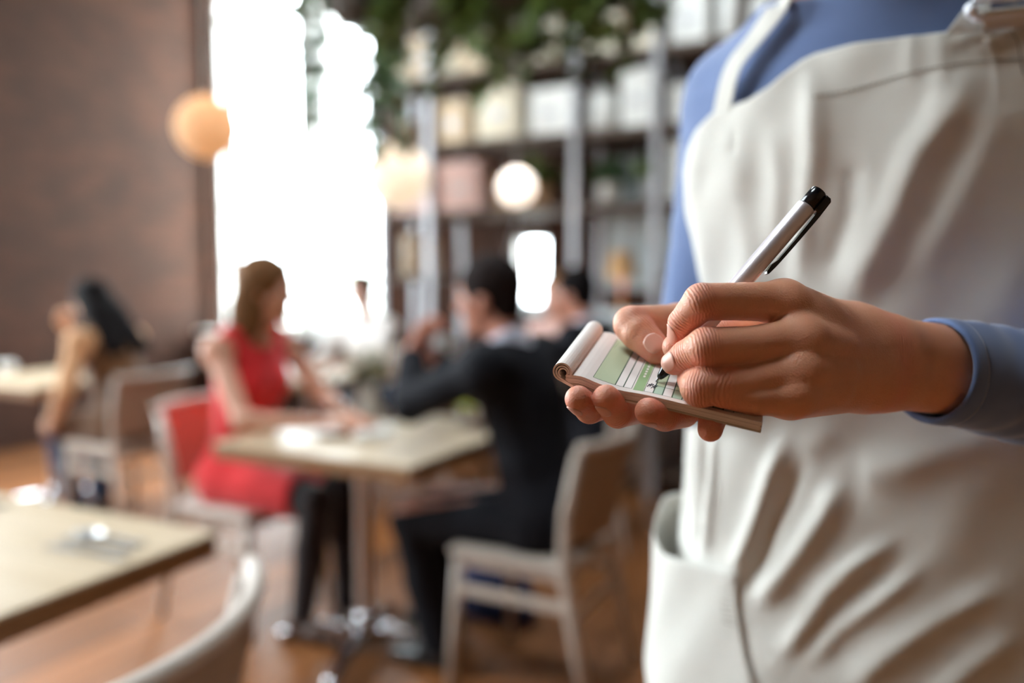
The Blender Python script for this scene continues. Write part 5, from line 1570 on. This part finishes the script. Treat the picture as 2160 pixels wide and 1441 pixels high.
# ---- apron
M_apron = fabric_mat('beige_linen', (212, 209, 201), weave=1500, rough=0.8, sheen=0.2, bump=0.35, noise=0.035)
RIDGES = [  # (polyline in the picture, half width, height in metres)
    ([(1702, 120), (1714, 220), (1716, 330), (1704, 420), (1690, 520), (1680, 640)], 26, .0050),
    ([(2066, 120), (2010, 230), (1936, 330), (1884, 460), (1826, 570), (1775, 680)], 42, .0085),
    ([(2120, 190), (2060, 330), (1990, 470), (1900, 600)], 40, .0030),
    ([(1560, 300), (1556, 420), (1580, 560), (1590, 640)], 30, .0035),
    ([(1625, 260), (1640, 400), (1630, 560)], 24, .0025),
    ([(1475, 300), (1462, 400), (1478, 520), (1500, 620)], 18, .0030),
    ([(1800, 330), (1790, 450), (1740, 600)], 26, -.0035),
    ([(1508, 900), (1502, 1000), (1496, 1100), (1490, 1180)], 9, .0042),
    ([(1486, 900), (1482, 1000), (1474, 1100), (1470, 1180)], 6, -.0040),
    ([(1668, 900), (1628, 1000), (1602, 1080), (1572, 1160), (1548, 1215)], 20, .0085),
    ([(1700, 960), (1660, 1050), (1622, 1130), (1590, 1210), (1575, 1260)], 18, -.0055),
    ([(1776, 1000), (1742, 1080), (1690, 1160), (1640, 1225), (1590, 1290)], 28, .0095),
    ([(1905, 1128), (1800, 1196), (1748, 1246), (1690, 1330), (1640, 1400)], 24, .0060),
    ([(1960, 1185), (1850, 1270), (1770, 1330), (1690, 1420)], 22, .0040),
    ([(2140, 1220), (1980, 1310), (1860, 1390), (1780, 1460)], 30, .0045),
    ([(2160, 1330), (2030, 1420), (1950, 1500)], 30, .0035),
    ([(1990, 30), (1985, 160), (1960, 260)], 22, .0016), ([(2078, 40), (2098, 130), (2106, 240)], 9, .0016),
    ([(1925, 30), (1915, 190)], 18, .0010), ([(1690, 960), (1760, 900)], 30, .002),
    ([(1548, 270), (1545, 330)], 8, -.0016), ([(2150, 900), (1900, 985), (1800, 1000)], 40, .004),
]
def fold(x, y):
    D = np.zeros_like(x)
    for pl, w, amp in RIDGES:
        pl = np.array(pl, float); best = np.full(x.shape, 1e9); tt = np.zeros_like(x); n = len(pl) - 1
        for i in range(n):
            a, b = pl[i], pl[i + 1]; d = b - a; L2 = d @ d
            t = np.clip(((x - a[0]) * d[0] + (y - a[1]) * d[1]) / L2, 0, 1)
            q = np.hypot(x - a[0] - t * d[0], y - a[1] - t * d[1])
            m = q < best; best = np.where(m, q, best); tt = np.where(m, (i + t) / n, tt)
        tap = np.clip(np.minimum(tt / .22, (1 - tt) / .22), 0, 1); tap = tap * tap * (3 - 2 * tap)
        D += amp * np.exp(-(best / w) ** 2) * (.12 + .88 * tap)
    return D
def apron_base(th, z, off=0.0):
    a, b, s = torso_at(z); sk = np.clip((.98 - z) / .4, 0, 1) * .012
    o = AOFF + off + sk
    return (C0[None] + LB[None] * s[:, None] + np.outer(np.sin(th), LB) * (a + o)[:, None] + np.outer(np.cos(th), FB) * (b + o)[:, None] + np.outer(z, (0, 0, 1.0)))
def apron_pt(th, z, off=0.0, amp=1.0):
    th = np.asarray(th, float).ravel(); z = np.asarray(z, float).ravel()
    P = apron_base(th, z, off); a, b, s = torso_at(z)
    N = np.outer(np.sin(th) / a, LB) + np.outer(np.cos(th) / b, FB); N /= np.linalg.norm(N, axis=1)[:, None]
    x, y, d = PX(P)
    view = CO - P; view /= np.linalg.norm(view, axis=1)[:, None]
    fr = np.clip((N * view).sum(axis=1) / .25, 0, 1)
    D = fold(x, y) * fr + .0011 * np.sin(th * 9 + z * 21 + np.sin(z * 30)) + .0008 * np.sin(th * 17 - z * 44)
    return P + N * (D * amp)[:, None]
YT = np.array([(1425, 430), (1434, 380), (1448, 322), (1470, 276), (1500, 240), (1530, 226), (1580, 211), (1622, 184), (1655, 154), (1690, 126), (1720, 111), (1800, 92), (1900, 79), (2000, 68), (2160, 57), (2400, 60), (2600, 120), (3000, 400)], float)
NT, NZ, ZB = 300, 330, .50
TH = np.linspace(-2.25, 1.75, NT)
ztop = np.zeros(NT)
lo_, hi_ = np.full(NT, 1.0), np.full(NT, 1.60)
for it in range(40):
    mid = (lo_ + hi_) / 2; x, y, d = PX(apron_base(TH, mid)); below = y > np.interp(x, YT[:, 0], YT[:, 1])
    lo_ = np.where(below, mid, lo_); hi_ = np.where(below, hi_, mid)
ztop = (lo_ + hi_) / 2
xs_, ys_, _ = PX(apron_base(TH, ztop)); ks = int(np.argmin(xs_[:NT // 2]))
for i in range(ks): ztop[i] = ztop[ks] - (TH[ks] - TH[i]) * .10
tq = np.linspace(0, 1, NZ) ** .9
ZZ = ZB + tq[:, None] * (ztop[None] - ZB); TT = np.repeat(TH[None], NZ, axis=0)
AP = apron_pt(TT.ravel(), ZZ.ravel())
I = np.arange(NT * NZ).reshape(NZ, NT)
F = np.stack([I[:-1, :-1], I[:-1, 1:], I[1:, 1:], I[1:, :-1]], axis=-1).reshape(-1, 4)
apron = mesh_obj('apron', AP, F, M_apron, waiter)
sol = apron.modifiers.new('cloth_thickness', 'SOLIDIFY'); sol.thickness = .0012; sol.offset = -1
AX, AY, AD = PX(AP)
front = TT.ravel() > TH[ks] - .05
def apron_at(px, py):
    """angle and height on the apron at a picture position"""
    q = np.where(front, (AX - px) ** 2 + (AY - py) ** 2, 1e12); k = np.argsort(q)[:5]; w = 1 / (q[k] + 2.0); w /= w.sum()
    return float((TT.ravel()[k] * w).sum()), float((ZZ.ravel()[k] * w).sum())
def stitch_line(poly, name, step=.0042, duty=.7, off=.0008, r=.00050, parent=None, material=None):
    pts = []
    poly = np.array(poly, float)
    for a, b in zip(poly[:-1], poly[1:]):
        n = max(2, int(np.hypot(*(b - a)) / 8))
        for i in range(n): pts.append(a + (b - a) * i / n)
    pts.append(poly[-1])
    tz = np.array([apron_at(*p) for p in pts]); ker = np.ones(5) / 5
    if len(tz) > 8:
        pad_ = np.concatenate([np.repeat(tz[:1], 2, 0), tz, np.repeat(tz[-1:], 2, 0)]); tz = np.stack([np.convolve(pad_[:, c], ker, 'valid') for c in (0, 1)], axis=1)
    P = apron_pt(tz[:, 0], tz[:, 1], off)
    seg = np.concatenate([[0], np.cumsum(np.linalg.norm(np.diff(P, axis=0), axis=1))]); m = MB(); s_ = 0
    while s_ + step < seg[-1]:
        q = [np.array([np.interp(s_ + step * duty * f, seg, P[:, c]) for c in range(3)]) for f in (0, .5, 1)]
        m.tube(q, r, 5); s_ += step
    o = m.build(name, material or M_thread2, parent or apron, world_space=True); o['kind'] = 'stuff'; return o
stitch_line([(1712, 206), (1740, 200), (1790, 192), (1850, 176), (1900, 160), (1960, 144), (2030, 134), (2100, 128), (2160, 127), (2190, 127)], 'hem_stitching')
stitch_line([(2130, 60), (2146, 90), (2152, 130), (2160, 170)], 'strap_stitching')

# neck strap: from the left corner of the bib over the shoulder, round the neck, down to the buckle
def ribbon(pts, nrm, w, name, parent, material, th=.0016):
    pts = np.array(pts); n = len(pts); tt = np.linspace(0, 1, n); T2 = np.linspace(0, 1, 90)
    def cat(A):                                       # Catmull-Rom
        out = []
        for t in T2:
            f = t * (n - 1); i = min(int(f), n - 2); u = f - i
            p0, p1, p2, p3 = A[max(i - 1, 0)], A[i], A[i + 1], A[min(i + 2, n - 1)]
            out.append(.5 * (2 * p1 + (p2 - p0) * u + (2 * p0 - 5 * p1 + 4 * p2 - p3) * u * u + (3 * p1 - p0 - 3 * p2 + p3) * u ** 3))
        return np.array(out)
    P = cat(pts); N = cat(np.array(nrm)); V, F = [], []
    for i in range(len(P)):
        t = unit(P[min(i + 1, len(P) - 1)] - P[max(i - 1, 0)]); nn = unit(N[i] - t * (N[i] @ t)); s_ = np.cross(t, nn)
        for a, b in ((-1, 0), (1, 0), (1, 1), (-1, 1)): V.append(P[i] + s_ * a * w / 2 + nn * b * th)
    for i in range(len(P) - 1):
        for k in range(4): F.append((i * 4 + k, i * 4 + (k + 1) % 4, (i + 1) * 4 + (k + 1) % 4, (i + 1) * 4 + k))
    F += [(3, 2, 1, 0), tuple(range(len(V) - 4, len(V)))]
    return mesh_obj(name, V, F, material, parent, smooth=False)
Zu = np.array((0, 0, 1.0))
def on_shirt(px, py, gap):
    d = .45
    for it in range(60):
        p = U(px, py, d)[None]; v = np.full(1, BIG)
        for q, k in sh_pr: v = smin(v, q[0](p[:, 0], p[:, 1], p[:, 2]), k)
        d += float(v[0]) * .8
    return U(px, py, d - gap)
tc_, zc_ = apron_at(1512, 262)
b0 = apron_pt([tc_], [zc_], -.004)[0]
dS = PX(b0)[2]
nk = C0 - FB * .012
def shirt_d(P):
    v = np.full(len(P), BIG)
    for q, k in sh_pr: v = smin(v, q[0](P[:, 0], P[:, 1], P[:, 2]), k)
    return v
def push(P, gap):
    """move points along the cloth's normal until they lie gap above the top"""
    P = np.array(P, float)
    for it in range(8):
        g = np.stack([shirt_d(P + e) - shirt_d(P - e) for e in np.eye(3) * .002], axis=1); g /= np.linalg.norm(g, axis=1)[:, None] + 1e-9
        P = P + g * (gap - shirt_d(P))[:, None] * .9
    return P, g
side = [on_shirt(1558, 162, .006), on_shirt(1604, 90, .006), on_shirt(1655, 8, .006)]
arch_ = [nk + (LB * math.sin(t) * .088 - FB * math.cos(t) * .085) + Zu * (1.560 + .010 * math.cos(t)) for t in np.linspace(-1.45, 1.45, 9)]
endR = U(2112, -14, .655)
downR = [arch_[-1] * (1 - t) + endR * t + Zu * .03 * math.sin(math.pi * t) for t in (.25, .5, .75, .92)]
P_, g_ = push(side + arch_ + downR, .0035)
gaps = np.zeros(len(P_)); gaps[0] = .010; gaps[1] = .008; gaps[2] = .004
P_ = P_ + g_ * gaps[:, None]
ribbon([b0] + list(P_) + [U(2112, 6, .652)], [g_[0]] + list(g_) + [g_[-1]], .024, 'neck_strap', apron, M_apron)
tb_, zb_ = apron_at(2120, 66)
bb = apron_pt([tb_], [zb_], .001)[0]; dB = PX(bb)[2]
M_plast = mat('white_plastic_buckle', (226, 230, 238), rough=0.3)
bk = MB(); dk = dB - .004
loop_ = [(2052, 36), (2046, 10), (2056, -6), (2100, -14), (2150, -22), (2190, -28), (2204, -20), (2206, 10), (2200, 22), (2150, 30), (2100, 36), (2076, 38), (2052, 36)]
bk.tube([U(x, y, dk) for x, y in loop_], .0034, 10); bk.tube([U(2050, 34, dk - .001), U(2047, 12, dk - .001)], .0048, 10)
bk.tube([U(2056, 2, dk), U(2200, -8, dk)], .0026, 8)
bk.build('buckle', M_plast, apron, smooth=True, world_space=True)
def quadpatch(name, pts, th, parent, material):
    P = [np.array(p) for p in pts]; n = len(P); nn = unit(np.cross(P[1] - P[0], P[2] - P[0])); nn = nn if nn @ CF < 0 else -nn
    V = P + [p - nn * th for p in P]
    F = [tuple(range(n)), tuple(range(2 * n - 1, n - 1, -1))] + [(i, i + n, (i + 1) % n + n, (i + 1) % n) for i in range(n)]
    return mesh_obj(name, V, F, material, parent, smooth=False)
quadpatch('strap_tab', [U(1996, 71, dB + .003), U(2020, 40, dB + .004), U(2046, 4, dB + .005), U(2090, 4, dB + .004), U(2090, 66, dB + .002)], .0012, apron, M_apron)
# loop of strap through the buckle, folded over and sewn down
V, F = [], []; nxl = 12
prof = [(66, .002), (50, -.0015), (36, -.0040), (28, -.0058), (24, -.0030), (26, .001)]
for i in range(nxl + 1):
    x = 2070 + 130 * i / nxl
    for k, (y, dz) in enumerate(prof): V.append(U(x - (y - 66) * .08, y - (x - 2070) * .11, dB + dz - .002))
for i in range(nxl):
    for k in range(len(prof) - 1): F.append((i * 6 + k, i * 6 + k + 1, (i + 1) * 6 + k + 1, (i + 1) * 6 + k))
lp = mesh_obj('strap_loop', V, F, M_apron, apron); sol = lp.modifiers.new('thickness', 'SOLIDIFY'); sol.thickness = .0014

# side pocket
SEAM = np.array([(1556, 1207), (1558, 1250), (1561, 1290), (1568, 1340), (1577, 1385), (1592, 1440)], float)
sm = np.array([apron_at(*p) for p in SEAM]); zs_ = sm[:, 1][::-1]; ts_ = sm[:, 0][::-1]
def th_seam(z): return np.interp(z, np.concatenate([[.45], zs_]), np.concatenate([[ts_[0] + .12], ts_]))
thS0 = float(th_seam(zs_[-1])); ztS = float(zs_[-1])
TIPS = np.array([(1556, 1207), (1530, 1201), (1500, 1194), (1470, 1183), (1445, 1168)], float)
tq_ = np.array([apron_at(*p) for p in TIPS])
thP = np.concatenate([[-2.2, -1.75, -1.45], tq_[::-1, 0] if tq_[-1, 0] > -1.45 else tq_[::-1, 0]])
o2 = np.argsort(tq_[:, 0]); tks, zks = tq_[o2, 0], tq_[o2, 1]
def ztopP(th):
    return np.interp(th, np.concatenate([[tks[0] - .9, tks[0] - .5, tks[0] - .25], tks]), np.concatenate([[zks[0] + .050, zks[0] + .040, zks[0] + .018], zks]))
NP_, NQ = 110, 90; thmin = tks[0] - .9
V = []
for j in range(NQ):
    t = j / (NQ - 1); s_ = np.linspace(0, 1, NP_)
    th = thmin + s_ * (thS0 - thmin); z = .56 + t * (ztopP(th) - .56); th = thmin + s_ * (th_seam(z) - thmin)
    z = .56 + t * (ztopP(th) - .56)
    left = np.clip((th_seam(z) - th) / .75, 0, 1); left = left * left * (3 - 2 * left)
    open_ = np.clip((z - .62) / .25, 0, 1)
    off = .0022 + left * (.004 + .021 * open_ ** 1.5) * np.clip((th - thmin) / .35, 0, 1)
    V.append(apron_pt(th, z, 0.0, .9) + (apron_base(th, z, 1.0) - apron_base(th, z, 0.0)) * off[:, None])
PV = np.array(V)
I = np.arange(NP_ * NQ).reshape(NQ, NP_)
F = np.stack([I[:-1, :-1], I[:-1, 1:], I[1:, 1:], I[1:, :-1]], axis=-1).reshape(-1, 4)
pocket = mesh_obj('pocket', PV.reshape(-1, 3), F, M_apron, apron)
sol = pocket.modifiers.new('cloth_thickness', 'SOLIDIFY'); sol.thickness = .0016; sol.offset = 1
# bar tack at the pocket corner, hem line below the opening
bt = MB()
for k in range(9):
    j = NQ - 3 - k * 1; i0 = NP_ - 4
    p = PV[j, i0] - CF * .0022; q = PV[j, i0 - 5] - CF * .0022
    bt.tube([p, q + np.array((0, 0, .001 * (-1) ** k))], .00045, 5)
o = bt.build('bar_tack', M_thread2, pocket, world_space=True); o['kind'] = 'stuff'

# ---- trousers and shoes
G = Field(C0 + np.array((-.3, -.3, .06)), C0 + np.array((.3, .3, 1.0)), .009)
G.op(inflate(torso_prim(0), -.002)); G.op(half((0, 0, .84), (0, 0, -1)), .01, '&')
for sx in (-1, 1):
    hip = C0 + LB * sx * .085 + Zu * .88; kn = C0 + LB * sx * .095 + FB * .015 + Zu * .49; an = C0 + LB * sx * .10 - FB * .01 + Zu * .09
    G.op(rcone(hip, kn, .095, .068), .04); G.op(rcone(kn, an, .068, .060), .02)
G.op(half((0, 0, .97), (0, 0, 1)), .004, '&'); G.op(half((0, 0, .085), (0, 0, -1)), .004, '&')
V, Q = G.mesh(); mesh_obj('trousers', V, Q, fabric_mat('black_trousers', (34, 34, 38), weave=500), waiter)
for sx in (-1, 1):
    g = C0 + LB * sx * .10 - FB * .01
    G = Field(g + (-.25, -.25, -.002), g + (.25, .25, .13), .006); fo = unit(FB + LB * sx * .15)
    G.op(rcone(g - fo * .035 + Zu * .038, g + fo * .07 + Zu * .034, .038, .040)); G.op(rcone(g + fo * .07 + Zu * .034, g + fo * .165 + Zu * .022, .040, .026), .02)
    G.op(rcone(g - fo * .01 + Zu * .05, g + Zu * .11, .042, .040), .02); G.op(half((0, 0, .002), (0, 0, -1)), .002, '&')
    V, Q = G.mesh(); mesh_obj('shoe', V, Q, blacksh, waiter)
